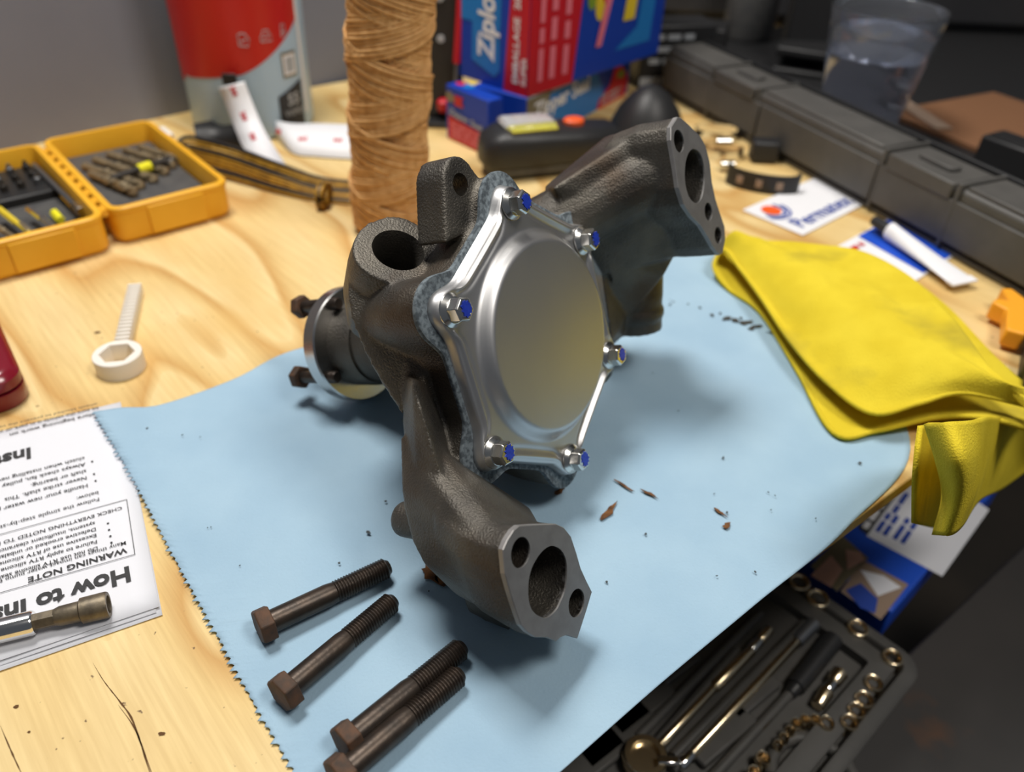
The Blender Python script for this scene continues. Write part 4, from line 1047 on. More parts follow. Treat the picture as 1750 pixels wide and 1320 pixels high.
# black funnel standing on its wide end
FN = Vector((0.1535, 0.9790, 0.0000))
fn = thing('funnel', 'small black plastic cone behind the upper leg of the pump', 'funnel', tuple(FN))
part('cone', lathe([(.050, 0), (.050, .003), (.047, .012), (.037, .034), (.024, .050), (.012, .059), (.003, .062)], 40).xf(Matrix.Translation(FN)), M_blackpl, fn, smooth=60)
part('rim', lathe([(.0515, 0), (.0515, .004), (.049, .004)], 40).xf(Matrix.Translation(FN)), M_blackpl, fn, smooth=40)

# black bracket and red handled tool between the twine and the cartons
bk = Vector((-0.0928, 0.9843, 0.0000))
bt = thing('steel_bracket', 'upright black punched steel bracket between twine and cartons', 'bracket', tuple(bk))
BKM = Matrix.Translation(bk)
part('plate', box(-.028, .016, .012, .016, 0, .26).xf(BKM), M_blackpl, bt, bev=.001)
part('foot', box(-.028, .016, -.012, .016, 0, .006).xf(BKM), M_blackpl, bt, bev=.001)
for z in (.10, .145, .19):
    part('hole_rim', lathe([(.0045, -.001), (.0045, .001), (.003, .0012)], 14).xf(BKM @ Matrix.Translation((-.010, .0115, z)) @ Matrix.Rotation(PI/2, 4, 'X')), M_lgrey, bt, smooth=40)
rp = thing('red_handle_tool', 'thin red handled tool leaning on the black bracket', 'tool', tuple(bk+Vector((.014, 0, .006))))
part('red_grip', tube([bk+Vector((.010, .006, .075)), bk+Vector((.014, .007, .13)), bk+Vector((.020, .008, .25))], .0052, 12), M_zred, rp, smooth=60)
part('shaft', tube([bk+Vector((.006, .004, .0065)), bk+Vector((.010, .006, .08))], .003, 10), M_steelgrey, rp, smooth=60)
ck = Vector((-0.1066, 1.0039, 0.0000))
t = thing('spring_clamp', 'small black clamp with red jaw pad at the foot of the bracket', 'clamp', tuple(ck))
part('jaw', tube([ck+Vector((-.012, 0, .008)), ck+Vector((0, -.004, .014)), ck+Vector((.012, -.004, .018))], .007, 12), M_blackpl, t, smooth=60)
part('pad', lathe([(.006, 0), (.008, .003), (.008, .012), (.005, .015)], 18).xf(Matrix.Translation(ck+Vector((.006, -.014, .016)))), M_zred, t, smooth=40)

# dark jars and boxes right of the cartons
for i, (p, w, d, hh, rot, lab) in enumerate((((0.2150, 1.1793, 0.0000), .11, .06, .085, .25, 'black box with white lettering right of the tall carton'), ((0.2594, 1.3032, 0.0000), .09, .07, .055, -.3, 'low black box behind the funnel'))):
    M0 = Matrix.Translation(p) @ Matrix.Rotation(rot, 4, 'Z')
    t = thing('dark_box', lab, 'box', p)
    part('box', box(-w/2, w/2, 0, d, 0, hh).xf(M0), M_blackpl, t, bev=.003)
    if i == 0:
        FX = M0 @ frame((-w/2, 0, 0), (1, 0, 0), (0, 0, 1))
        for k in range(3):
            bars(FX @ Matrix.Translation((.012, .066-.016*k, 0)), .06+.008*k, .012, M_lgrey, t, lift=.0006)
        decal('silver_band', [(.002, .004), (w-.01, .004), (w-.01, .016), (.002, .016)], FX, M_lgrey, t, .0006)
jp = Vector((0.1890, 1.2927, 0.0000))
t = thing('sealant_tube', 'white and red capped tube lying by the black box', 'tube', tuple(jp))
part('body', tube([jp+Vector((-.02, .01, .012)), jp+Vector((.03, -.012, .012))], lambda q: .011-.003*q, 16), M_white, t, smooth=60)
part('cap', tube([jp+Vector((.03, -.012, .012)), jp+Vector((.045, -.0185, .012))], .0075, 16), M_zred, t, smooth=60)

# ------------------------------------------------------------------ long black tool case with latches
KD = Vector((math.cos(math.radians(-64.5)), math.sin(math.radians(-64.5)), 0)); KN = Vector((-KD.y, KD.x, 0))
K0 = Vector((0.1925, 1.1470, 0.0640)); K0.z = 0
KM = Matrix(((KD.x, KN.x, 0, K0.x), (KD.y, KN.y, 0, K0.y), (0, 0, 1, 0), (0, 0, 0, 1)))
kc = thing('tool_case', 'long black blow-moulded tool case with two latches across the right side', 'case', tuple(KM @ Vector((.3, .03, 0))))
KL, KW, KHt = .66, .062, .064
part('lower_half', box(0, KL, .002, KW, 0, .008).xf(KM), M_caseblk, kc, bev=.004)
part('upper_half', box(0, KL, .0015, KW, .0085, KHt).xf(KM), M_caseblk, kc, bev=.005)
for x0, x1 in ((.004, .105), (.205, .395), (.50, .652)):
    part('raised_panel', box(x0, x1, .004, KW-.008, KHt-.001, KHt+.0035).xf(KM), M_caseblk, kc, bev=.0022)
for x0, x1 in ((.001, .208), (.2115, .40), (.4035, .659)):
    part('front_panel', box(x0, x1, -.0015, .004, .012, .052).xf(KM), M_caseblk, kc, bev=.0012)
for x in (.155, .45):
    l = part('latch', box(x-.040, x+.040, -.003, KW-.012, .050, KHt+.003).xf(KM), M_caseblk, kc, bev=.002)
    part('latch_tab', prism(rrect(.042, .016, .005, 4), KHt+.002, KHt+.0075).xf(KM @ Matrix.Translation((x, .022, 0))), M_caseblk, l, bev=.0012)
    for q in (-.046, .046):
        part('rib', box(x+q-.002, x+q+.002, -.002, KW-.004, .006, KHt+.0048).xf(KM), M_caseblk, kc, bev=.001)
part('back_lip', box(0, KL, KW-.001, KW+.004, .045, KHt+.004).xf(KM), M_blackpl, kc, bev=.001)

# black rubber mat behind the case carrying the glass
def clip(P, dmax):
    out = []
    for i in range(len(P)):
        a, b = P[i], P[(i+1) % len(P)]; da, db = (a-EDGE).dot(EN)-dmax, (b-EDGE).dot(EN)-dmax
        if da <= 0: out.append(a)
        if da*db < 0: out.append(a.lerp(b, da/(da-db)))
    return out
mp_ = clip([KM @ Vector((x, y, 0)) for x, y in ((-.26, KW+.008), (.62, KW+.008), (.62, KW+.80), (-.26, KW+.80))], -.006)
mt = prism([(p.x, p.y) for p in mp_], 0.0, .004)
solo('rubber_mat', mt, M_blackpl, 'flat black rubber mat under the water glass behind the tool case', 'mat', bev=.001)

# glass of water
gz = .0042
GB = Vector((0.4287, 1.0247, 0.1500)); GB.z = gz
gh = .150-gz
gl = thing('water_glass', 'half full clear water glass standing behind the black tool case', 'glass', tuple(GB))
ro_, ri_ = (.0455, .0665), (.041, .0640)
def gr(z): return ro_[0]+(ro_[1]-ro_[0])*z/gh
wz = .094
def flute(g):
    g.v = [Vector((p.x*(1+.012*math.cos(10*math.atan2(p.y, p.x))*max(0, 1-p.z/.08)), p.y*(1+.012*math.cos(10*math.atan2(p.y, p.x))*max(0, 1-p.z/.08)), p.z)) for p in g.v]
    return g
g = lathe([(gr(wz), wz+.0001), (gr(.12), .12), (gr(gh), gh-.002), (gr(gh)-.0012, gh), (gr(gh)-.0026, gh-.001), (gr(.12)-.0028, .12), (gr(wz)-.0028, wz+.0001), (gr(wz), wz+.0001)], 60, cap=False)
g.join(flute(lathe([(.002, 0), (ro_[0]-.003, 0), (ro_[0], .003), (gr(.012), .0119), (.002, .0119)], 60)))
part('tumbler', g.xf(Matrix.Translation(GB)), M_glass, gl, smooth=60, label='clear fluted tumbler')
g = flute(lathe([(.002, .0121), (gr(.0121), .0121), (gr(.03), .03), (gr(.06), .06), (gr(wz), wz), (gr(wz)-.003, wz-.0008), (.002, wz-.0008)], 60))
part('water', g.xf(Matrix.Translation(GB)), M_water, gl, smooth=60, label='clear water up to two thirds')

# cardboard, strip and gadgets on the mat
q0 = Vector((0.5787, 1.0170, 0.0100))
cb = thing('cardboard_piece', 'brown cardboard offcut lying on the black mat at right', 'cardboard', tuple(q0))
part('panel', box(-.05, .17, -.05, .10, 0.0045, .012).xf(Matrix.Translation((q0.x, q0.y, 0)) @ Matrix.Rotation(.5, 4, 'Z')), M_card, cb, bev=.001)
part('flap', box(-.012, .012, -.055, .055, 0.0125, .0145).xf(Matrix.Translation((q0.x-.05, q0.y+.05, 0)) @ Matrix.Rotation(.15, 4, 'Z')), M_cardtan, cb, bev=.0005, label='tan paper strip')
q1 = Vector((0.5576, 0.8901, 0.0300))
t = thing('black_gadget', 'glossy black block at the right margin behind the tool case', 'box', (q1.x, q1.y, .012))
part('block', box(-.03, .06, -.02, .02, .0125, .045).xf(Matrix.Translation((q1.x, q1.y, 0)) @ Matrix.Rotation(-1.0, 4, 'Z')), M_blackpl, t, bev=.003)
part('bezel', box(-.025, .055, -.015, .015, .045, .0465).xf(Matrix.Translation((q1.x, q1.y, 0)) @ Matrix.Rotation(-1.0, 4, 'Z')), M_blackpl, t, bev=.0005)
q2 = Vector((0.4863, 1.3700, 0.0000))
t = thing('wooden_post', 'upright brown wooden board behind the left of the glass', 'board', (q2.x+.02, q2.y+.12, .0))
part('board', box(-.012, .012, -.01, .01, 0.0045, .32).xf(Matrix.Translation((q2.x+.03, q2.y+.12, 0))), M_brown, t, bev=.001)
part('foot', box(-.03, .03, -.03, .03, 0.0042, .012).xf(Matrix.Translation((q2.x+.03, q2.y+.12, 0))), M_brown, t, bev=.001)
q3 = Vector((0.4343, 1.2729, 0.0000))
t = thing('black_stand', 'black stand with shelf left of the water glass', 'stand', (q3.x, q3.y, .004))
part('column', box(-.035, .035, .03, .06, .0045, .26).xf(Matrix.Translation((q3.x, q3.y, 0))), M_blackpl, t, bev=.004)
part('shelf', box(-.05, .06, -.03, .04, .03, .042).xf(Matrix.Translation((q3.x, q3.y, 0)) @ Matrix.Rotation(-.4, 4, 'Z')), M_blackpl, t, bev=.003)
part('base', box(-.05, .06, -.03, .04, .0045, .012).xf(Matrix.Translation((q3.x, q3.y, 0)) @ Matrix.Rotation(-.4, 4, 'Z')), M_blackpl, t, bev=.003)
q4 = Vector((0.3515, 1.4194, 0.0000))
t = thing('grey_bottle', 'dim grey bottle behind the far end of the tool case', 'bottle', tuple(q4))
part('body', lathe([(.04, .0045), (.043, .012), (.043, .11), (.03, .14), (.014, .155), (.014, .175)], 32).xf(Matrix.Translation((q4.x+.03, q4.y+.05, 0))), M_greypl, t, smooth=50)
part('cap', lathe([(.016, .172), (.016, .195), (.013, .198)], 24).xf(Matrix.Translation((q4.x+.03, q4.y+.05, 0))), M_blackpl, t, smooth=50)

# ------------------------------------------------------------------ small metal things under the case edge
def ringband(c, R, w, th, m, name, label, cat, tilt=0, squash=1.0, a0=0, a1=2*PI, z=0.0, rot=0.0):
    n = 40; V = []; F = []
    for i in range(n+1):
        a = a0+(a1-a0)*i/n
        for r, zz in ((R, 0), (R+th, 0), (R+th, w), (R, w)): V.append((r*math.cos(a), r*math.sin(a)*squash, zz))
    for i in range(n):
        for k in range(4): F.append((i*4+k, i*4+(k+1) % 4, (i+1)*4+(k+1) % 4, (i+1)*4+k))
    F += [(0, 1, 2, 3), (n*4, n*4+3, n*4+2, n*4+1)]
    g = G().add(V, F).xf(Matrix.Translation((c[0], c[1], z)) @ Matrix.Rotation(rot, 4, 'Z') @ Matrix.Rotation(tilt, 4, 'X'))
    t = thing(name, label, cat, (c[0], c[1], 0)); part('band', g, m, t, smooth=40); return t
hc = ringband((0.2373, 0.9194, 0.0000), .024, .011, .0012, M_chrome, 'hose_clamp', 'steel hose clamp ring lying flat behind the upper leg', 'clamp', z=.0005, squash=.7)
p = Vector((0.2346, 0.8742, 0.0060)); part('screw_housing', lathe([(.005, 0), (.005, .016)], 14).xf(axis_mat(p+Vector((-.008, 0, .002)), p+Vector((.012, .002, .002)))), M_zinc, hc, smooth=40)
hc = ringband((0.2413, 0.9813, 0.0000), .026, .012, .0012, M_chrome, 'hose_clamp', 'steel hose clamp ring further back by the tool case end', 'clamp', z=.0005, squash=.7)
p = Vector((0.2382, 0.9294, 0.0120)); part('screw_housing', lathe([(.006, 0), (.006, .018)], 14).xf(axis_mat(p+Vector((-.008, 0, .002)), p+Vector((.014, .002, .002)))), M_zinc, hc, smooth=40)
SC = Vector((0.2660, 0.8345, 0.0000)); st = ringband(SC, .036, .021, .0035, M_blackpl, 'slotted_strap', 'curved black strap with pale slots in front of the tool case', 'strap', squash=.45, a0=PI*.95, a1=PI*2.05, z=.0005, rot=-.32)
Rz = Matrix.Translation((SC.x, SC.y, .0005)) @ Matrix.Rotation(-.32, 4, 'Z')
for a in (PI*1.30, PI*1.48, PI*1.66):
    d = Vector((math.cos(a), math.sin(a)*.45, 0)); tn = Vector((-math.sin(a), math.cos(a)*.45, 0)).normalized(); nn = Vector((tn.y, -tn.x, 0))
    q = d*.0397
    g = box(-.0035, .0035, -.0012, .0012, .006, .014).xf(Rz @ Matrix.Translation(q) @ Matrix.Rotation(math.atan2(tn.y, tn.x), 4, 'Z'))
    part('slot', g, M_cardtan, st)
part('buckle', box(-.016, .016, -.012, .012, .0005, .026).xf(Matrix.Translation(Vector((0.2846, 0.9121, 0.0000)))), M_blackpl, st, bev=.004)

# ------------------------------------------------------------------ sealant cards and tube
c0 = Vector((0.2518, 0.7708, 0.0000)); c1 = Vector((0.2708, 0.7022, 0.0000)); ux = (Vector((0.3805, 0.8081, 0.0000))-c0); ux.z = 0
ex = Vector((.735, .678, 0)); ey_ = Vector((-ex.y, ex.x, 0))
PMx = frame(c1+ex*.018+ey_*.004+Vector((0, 0, .0006)), ex, ey_)
pcard = thing('sealant_card', 'white sealant package card with orange and blue round emblem under the case edge', 'package', tuple(c1))
CWp, CHp = .150, .072
part('card', box(0, CWp, 0, CHp, 0, .0012).xf(PMx), M_white, pcard, bev=.0004)
cx, cy = .022, CHp-.020
decal('orange_disc', [(cx+.0105*math.cos(q), cy+.0105*math.sin(q)) for q in [i*PI/12 for i in range(24)]], PMx, M_orange, pcard, .0020)
for r0, r1, a0, a1 in ((.013, .0165, -2.9, .5), (.0185, .021, -2.6, .1)):
    n = 16; V = [PMx @ Vector((cx+r*math.cos(a0+(a1-a0)*i/n), cy+r*math.sin(a0+(a1-a0)*i/n), .0018)) for i in range(n+1) for r in (r0, r1)]
    part('blue_arc', G().add(V, [(2*i, 2*i+1, 2*i+3, 2*i+2) for i in range(n)]), M_blueink, pcard, normals=False)
text_on('lettering', 'Permatex', PMx @ Matrix.Translation((.012, .009, 0)), .026, M_blueink, pcard, .012, lift=.0019)
c2 = Vector((0.2930, 0.6898, 0.0000)); PM2 = frame(c2+Vector((0, 0, .0005)), ex, ey_)
pc2 = thing('sealant_card', 'blue and white package card with red print beside the yellow cloth', 'package', tuple(c2))
part('card', box(-.002, .15, -.085, -.004, 0, .0012).xf(PM2 @ Matrix.Translation((.0, -.002, 0))), M_white, pc2, bev=.0004)
decal('blue_panel', [(.032, -.085), (.148, -.085), (.148, -.008), (.052, -.008)], PM2, M_cardbl, pc2, .0020)
bars(PM2 @ Matrix.Translation((.002, -.022, 0)), .036, .010, M_redink, pc2, lift=.0020)
ta_, tb_ = Vector((0.3622, 0.7132, 0.0120)), Vector((0.3970, 0.6291, 0.0080))
tbx = thing('sealant_tube', 'white sealant tube with flattened end lying along the tool case', 'tube', (ta_.x, ta_.y, 0))
T0 = axis_mat(ta_, tb_); L = (tb_-ta_).length
rings = []
for k in range(9):
    s_ = k/8; rw = .007+.007*s_; rt = .008*(1-s_)+.0012
    rings.append([(rw*math.cos(a), rt*math.sin(a), L*s_) for a in [2*PI*i/16 for i in range(16)]])
d = (tb_-ta_).normalized(); side = d.cross(Vector((0, 0, 1))).normalized(); upv = side.cross(d)
TMx = Matrix((side, upv, d)).transposed().to_4x4(); TMx.translation = ta_
part('body', loft(rings).xf(TMx), M_white, tbx, smooth=60)
part('cap', lathe([(.005, -.022), (.0065, -.002), (.0065, .001)], 18).xf(TMx), M_blackpl, tbx, smooth=50)
part('crimp', box(-.0145, .0145, -.0012, .0012, L-.002, L+.007).xf(TMx), M_white, tbx, bev=.0004)

# orange and black hand clamp at the right margin
oc = Vector((0.4096, 0.5644, 0.0000)); OM = Matrix.Translation(oc) @ Matrix.Rotation(math.radians(60), 4, 'Z')
og = thing('bar_clamp', 'amber and black bar clamp at the right edge beyond the cloth', 'clamp', tuple(oc))
part('jaw', prism([(-.04, -.012), (-.01, -.014), (.02, -.010), (.035, .004), (.030, .012), (.012, .004), (.008, .014), (.0, .016), (-.006, .004), (-.04, .002)], .004, .020).xf(OM), M_amber, og, bev=.002, label='amber plastic jaw')
part('bar', box(-.10, .03, -.034, -.018, .002, .016).xf(OM), M_blackpl, og, bev=.002)
part('handle', prism(rrect(.06, .022, .008, 4), .001, .024).xf(OM @ Matrix.Translation((-.055, -.026, 0))), M_blackpl, og, bev=.002)

# ------------------------------------------------------------------ yellow microfibre cloth
cl = thing('cleaning_cloth', 'folded yellow microfibre cloth draped over the bench edge', 'cloth', (0.2656, 0.5196, 0.0000))
front = [(0.3520, 0.3985, 0.0220), (0.3185, 0.4112, 0.0240), (0.2915, 0.4225, 0.0140), (0.2516, 0.4156, 0.0060), (0.2214, 0.4135, 0.0040), (0.2149, 0.4856, 0.0040), (0.2051, 0.5654, 0.0040), (0.1851, 0.6018, 0.0040), (0.1751, 0.6260, 0.0120), (0.1837, 0.6348, 0.0240), (0.1922, 0.6075, 0.0220), (0.2016, 0.5614, 0.0200), (0.2100, 0.5025, 0.0190), (0.2232, 0.4520, 0.0190), (0.2436, 0.4170, 0.0200), (0.2733, 0.4193, 0.0280), (0.3032, 0.4226, 0.0360), (0.3524, 0.4099, 0.0340)]
back = [(0.3898, 0.4568, 0.0040), (0.3778, 0.5144, 0.0040), (0.3708, 0.5871, 0.0040), (0.3516, 0.6448, 0.0040), (0.3183, 0.6753, 0.0040), (0.2825, 0.6860, 0.0040), (0.2441, 0.6897, 0.0040), (0.2103, 0.6842, 0.0040), (0.1903, 0.6641, 0.0130), (0.1911, 0.6488, 0.0240), (0.2107, 0.6494, 0.0270), (0.2355, 0.6459, 0.0300), (0.2653, 0.6343, 0.0340), (0.2971, 0.6167, 0.0380), (0.3175, 0.5675, 0.0430), (0.3221, 0.5087, 0.0460), (0.3239, 0.4409, 0.0440), (0.3386, 0.3846, 0.0360)]
fa, ba = catmull(front, 8), catmull(back, 8); nn_ = len(fa); nt_ = 30
V = []; F = []; mid = 8*8
for i in range(nn_):
    topl = max(0, min(1, (i-mid)/10))
    for j in range(nt_+1):
        t_ = j/nt_; p = fa[i].lerp(ba[i], t_)
        b_ = (.010*topl*math.sin(PI*t_)**.8 + topl*.004*noise.noise(Vector((p.x*28, p.y*28, 1.7))) + topl*.0018*noise.noise(Vector((p.x*80, p.y*80, 4))))
        if i > mid: b_ += .004*math.sin(t_*PI*2.2+i*.05)*topl
        e_ = min(t_, 1-t_)*nt_
        p = p+Vector((0, 0, b_*min(1, e_/3)))
        V.append(p)
for i in range(nn_-1):
    for j in range(nt_): F.append((i*(nt_+1)+j, i*(nt_+1)+j+1, (i+1)*(nt_+1)+j+1, (i+1)*(nt_+1)+j))
co = part('folded_layers', G().add(V, F), M_cloth, cl, smooth=180, normals=False)
md = co.modifiers.new('t', 'SOLIDIFY'); md.thickness = .0026; md.offset = 0
ss_ = co.modifiers.new('s', 'SUBSURF'); ss_.levels = 1; ss_.render_levels = 1
hem = tube([p+Vector((0, 0, .0002)) for p in fa], .0019, 8)
part('hem', hem, M_cloth, cl, smooth=180, label='stitched yellow hem')
def drape(cols, name):
    n = len(cols[0]); C_ = [catmull(c, 8) for c in cols]; m = len(C_[0]); rows = []
    for k in range(m): rows.append(catmull([c[k] for c in C_], 7))
    V = []; F = []; w = len(rows[0])
    for r in rows: V += r
    for k in range(m-1):
        for i in range(w-1): F.append((k*w+i, k*w+i+1, (k+1)*w+i+1, (k+1)*w+i))
    o = part(name, G().add(V, F), M_cloth, cl, smooth=180, normals=False)
    md = o.modifiers.new('t', 'SOLIDIFY'); md.thickness = .0024; md.offset = 0
drape([[(0.2181, 0.3255, 0.0857), (0.2135, 0.3116, 0.0784), (0.2167, 0.3065, 0.0600), (0.2359, 0.3193, 0.0174)],
       [(0.2466, 0.3586, 0.0598), (0.2588, 0.3631, 0.0311), (0.2823, 0.3793, -0.0143), (0.3144, 0.4025, -0.0733)],
       [(0.2573, 0.3671, 0.0531), (0.2884, 0.3894, 0.0032), (0.3152, 0.4082, -0.0415), (0.3390, 0.4247, -0.0872)]], 'hanging_fold')
drape([[(0.2084, 0.3075, 0.1022), (0.2181, 0.2999, 0.0834), (0.2341, 0.3050, 0.0537), (0.2442, 0.3106, 0.0177)],
       [(0.2109, 0.2942, 0.1144), (0.2114, 0.2766, 0.1049), (0.2241, 0.2817, 0.0770), (0.2306, 0.2843, 0.0470)],
       [(0.2411, 0.3209, 0.0950), (0.2401, 0.3047, 0.0843), (0.2511, 0.3083, 0.0558), (0.2544, 0.3084, 0.0291)],
       [(0.2951, 0.3819, 0.0493), (0.2974, 0.3735, 0.0287), (0.3070, 0.3761, 0.0039), (0.3167, 0.3812, -0.0224)],
       [(0.3527, 0.4356, 0.0074), (0.3829, 0.4572, -0.0398), (0.3983, 0.4669, -0.0697), (0.3997, 0.4654, -0.0904)],
       [(0.3990, 0.4598, -0.0035), (0.4200, 0.4740, -0.0437), (0.4295, 0.4816, -0.0624), (0.4283, 0.4806, -0.0758)]], 'hanging_fold')

# ------------------------------------------------------------------ low cart beside the bench
CZ = -.245
cart = thing('tool_cart', 'dark low cart beside the bench carrying the socket set', 'cart', tuple(EDGE+EN*.35+ED*.1+Vector((0, 0, -.9))))
part('cart_top', slab(EDGE-ED*.45+EN*.03, EDGE+ED*.75+EN*.03, EN, .62, CZ-.02, CZ), M_cart, cart, bev=.003)
for s_ in (-.40, .70):
    for d_ in (.08, .60):
        p = EDGE+ED*s_+EN*d_
        part('leg', box(p.x-.018, p.x+.018, p.y-.018, p.y+.018, -.9, CZ-.02), M_blackpl, cart, bev=.002)

# printed blue package on the cart, under the hanging cloth
PZ = -.205
a_ = Vector((0.3347, 0.4257, -0.2050)); b_ = Vector((0.4941, 0.5819, -0.2050)); e_ = (b_-a_).normalized(); f_ = Vector((-e_.y, e_.x, 0)); PLn = (b_-a_).length
pk = thing('printed_package', 'blue and white printed package with small photos beyond the bench edge', 'package', (a_.x, a_.y, CZ))
PB = Matrix((e_, f_, Vector((0, 0, 1)))).transposed().to_4x4(); PB.translation = a_
part('carton', box(0, PLn+.03, 0, .13, CZ-PZ+.0005, 0).xf(PB), M_cardbl, pk, bev=.002)
def pdec(name, pts, m, lift): 
    g = G().add([Vector(p)+Vector((0, 0, lift)) for p in pts], [tuple(range(len(pts)))]); return part(name, g, m, pk, normals=False)
pdec('white_label', [(0.3405, 0.5124, -0.2050), (0.3941, 0.4671, -0.2050), (0.4753, 0.5534, -0.2050), (0.4323, 0.6195, -0.2050)], M_paper, .0004)
pdec('black_band', [(0.3357, 0.5217, -0.2050), (0.3416, 0.5125, -0.2050), (0.4336, 0.6196, -0.2050), (0.4296, 0.6320, -0.2050)], M_ink, .0006)
pdec('photo_panel', [(0.2771, 0.4727, -0.2050), (0.3171, 0.5118, -0.2050), (0.3335, 0.4846, -0.2050), (0.2927, 0.4450, -0.2050)], M_olive, .0004)
pdec('photo_panel', [(0.2740, 0.4613, -0.2050), (0.2996, 0.4861, -0.2050), (0.3053, 0.4696, -0.2050), (0.2887, 0.4492, -0.2050)], M_skin, .0007)
pdec('photo_panel', [(0.3154, 0.4939, -0.2050), (0.3281, 0.4912, -0.2050), (0.3295, 0.4823, -0.2050), (0.3096, 0.4698, -0.2050)], M_skin, .0007)
pdec('photo_panel', [(0.2958, 0.4452, -0.2050), (0.3284, 0.4822, -0.2050), (0.3595, 0.4562, -0.2050), (0.3217, 0.4173, -0.2050)], M_cardtan, .0004)
pdec('photo_panel', [(0.3214, 0.4704, -0.2050), (0.3407, 0.4649, -0.2050), (0.3520, 0.4526, -0.2050), (0.3276, 0.4418, -0.2050)], M_paper, .0006)
pdec('photo_panel', [(0.3009, 0.4467, -0.2050), (0.3165, 0.4551, -0.2050), (0.3265, 0.4387, -0.2050), (0.3187, 0.4231, -0.2050), (0.3079, 0.4286, -0.2050)], M_blueink, .0008)
LMx = frame(Vector((0.3390, 0.5182, -0.2050)), (Vector((0.4313, 0.6266, -0.2050))-Vector((0.3390, 0.5182, -0.2050))), Vector((-1, .7, 0)))
bars(LMx @ Matrix.Translation((.004, -.0028, 0)), .11, .0085, M_white, pk, lift=.001)
for k, p in enumerate(((0.3539, 0.5161, -0.2050), (0.3592, 0.5120, -0.2050), (0.3675, 0.5075, -0.2050), (0.3729, 0.5028, -0.2050), (0.3786, 0.5415, -0.2050))):
    bars(frame(p, LMx.to_3x3() @ Vector((1, 0, 0)), Vector((-1, .7, 0))), .03+.002*k, .007, M_blueink, pk, lift=.0009)

# ------------------------------------------------------------------ socket set
SZ = -.205
p1 = Vector((0.2529, 0.4714, -0.2050)); p2 = Vector((0.3425, 0.3770, -0.2050))
ea = (p1-p2).normalized(); eb = Vector((-ea.y, ea.x, 0)); eb = eb if eb.y < 0 else -eb
SWd = (p1-p2).length+.045; SLn = .30
SB = Matrix((ea, eb, Vector((0, 0, 1)))).transposed().to_4x4(); SB.translation = Vector((p2.x, p2.y, 0))
ck_ = thing('socket_set_case', 'open black socket set case on the cart at the lower right', 'case', (p2.x, p2.y, CZ))
def rr2(i, z, r=.018): return [(x+SWd/2, y+SLn/2, z) for x, y in rrect(SWd-2*i, SLn-2*i, max(.003, r-i))]
part('shell', loft([rr2(.004, CZ+.0005), rr2(0, CZ+.004), rr2(0, SZ-.010), rr2(-.003, SZ-.009), rr2(-.003, SZ-.004), rr2(0, SZ-.002), rr2(.008, SZ-.002), rr2(.010, SZ-.006), rr2(.011, SZ-.012)]).xf(SB), M_caseblk, ck_, smooth=40)
part('inner_ledge', loft([rr2(.013, SZ-.013), rr2(.013, SZ-.004), rr2(.015, SZ-.003), rr2(.030, SZ-.003), rr2(.031, SZ-.0125)], cap=False).xf(SB), M_caseblk, ck_, smooth=40)
def TZ(p): return Vector((p[0], p[1], SZ))
for a, b, w in (((0.2335, 0.4129, -0.2050), (0.1158, 0.2960, -0.2050), .012), ((0.2687, 0.4059, -0.2050), (0.1396, 0.2841, -0.2050), .010), ((0.1814, 0.3987, -0.2050), (0.1049, 0.3157, -0.2050), .014)):
    a = TZ(a); b = TZ(b); d = (b-a).normalized(); sd_ = Vector((-d.y, d.x, 0))
    for sgn in (-1, 1):
        o_ = sd_*sgn*(w+.004)
        part('divider', tube([a+o_+Vector((0, 0, -.007)), b+o_+Vector((0, 0, -.007))], .0042, 8), M_caseblk, ck_, smooth=50)
hp = TZ((0.2300, 0.2847, -0.2050)); path = [hp+Vector((.030*math.cos(a), .030*math.sin(a), -.010)) for a in [math.radians(q) for q in range(-60, 200, 20)]]
part('handle_arch', tube(path, .0055, 8), M_caseblk, ck_, smooth=50)

for a, w, l in (((0.1091, 0.3349, -0.2050), .012, .03), ((0.0872, 0.3126, -0.2050), .014, .034), ((0.0685, 0.2896, -0.2050), .012, .03), ((0.1385, 0.3692, -0.2050), .010, .024), ((0.1700, 0.3118, -0.2050), .008, .03), ((0.1993, 0.3464, -0.2050), .008, .026)):
    part('moulded_block', box(-l, l, -w, w, -.0125, -.005).xf(Matrix.Translation(TZ(a)) @ Matrix.Rotation(math.atan2(ED.y, ED.x), 4, 'Z')), M_caseblk, ck_, bev=.002)
def socket(p, r, label):
    p = TZ(p); g = lathe([(r*.9, -.013), (r, -.012), (r, -.0022), (r*.96, -.0008), (r*.88, 0), (r*.76, -.0003), (r*.64, -.0016), (r*.56, -.0045)], 26, cap=False)
    g.join(lathe([(r*.56, -.009), (.0004, -.009)], 26, cap=False)); hx = ngon(r*.60, 6, .3)
    t = thing('socket', label, 'socket', (p.x, p.y, SZ-.013), 'sockets in the socket set')
    part('wall', g.xf(Matrix.Translation(p)), M_brass, t, smooth=70)
    part('drive_recess', loft([[(x*.96, y*.96, -.0012) for x, y in hx], [(x*.96, y*.96, -.009) for x, y in hx]], cap=False).xf(Matrix.Translation(p)), M_brass, t)
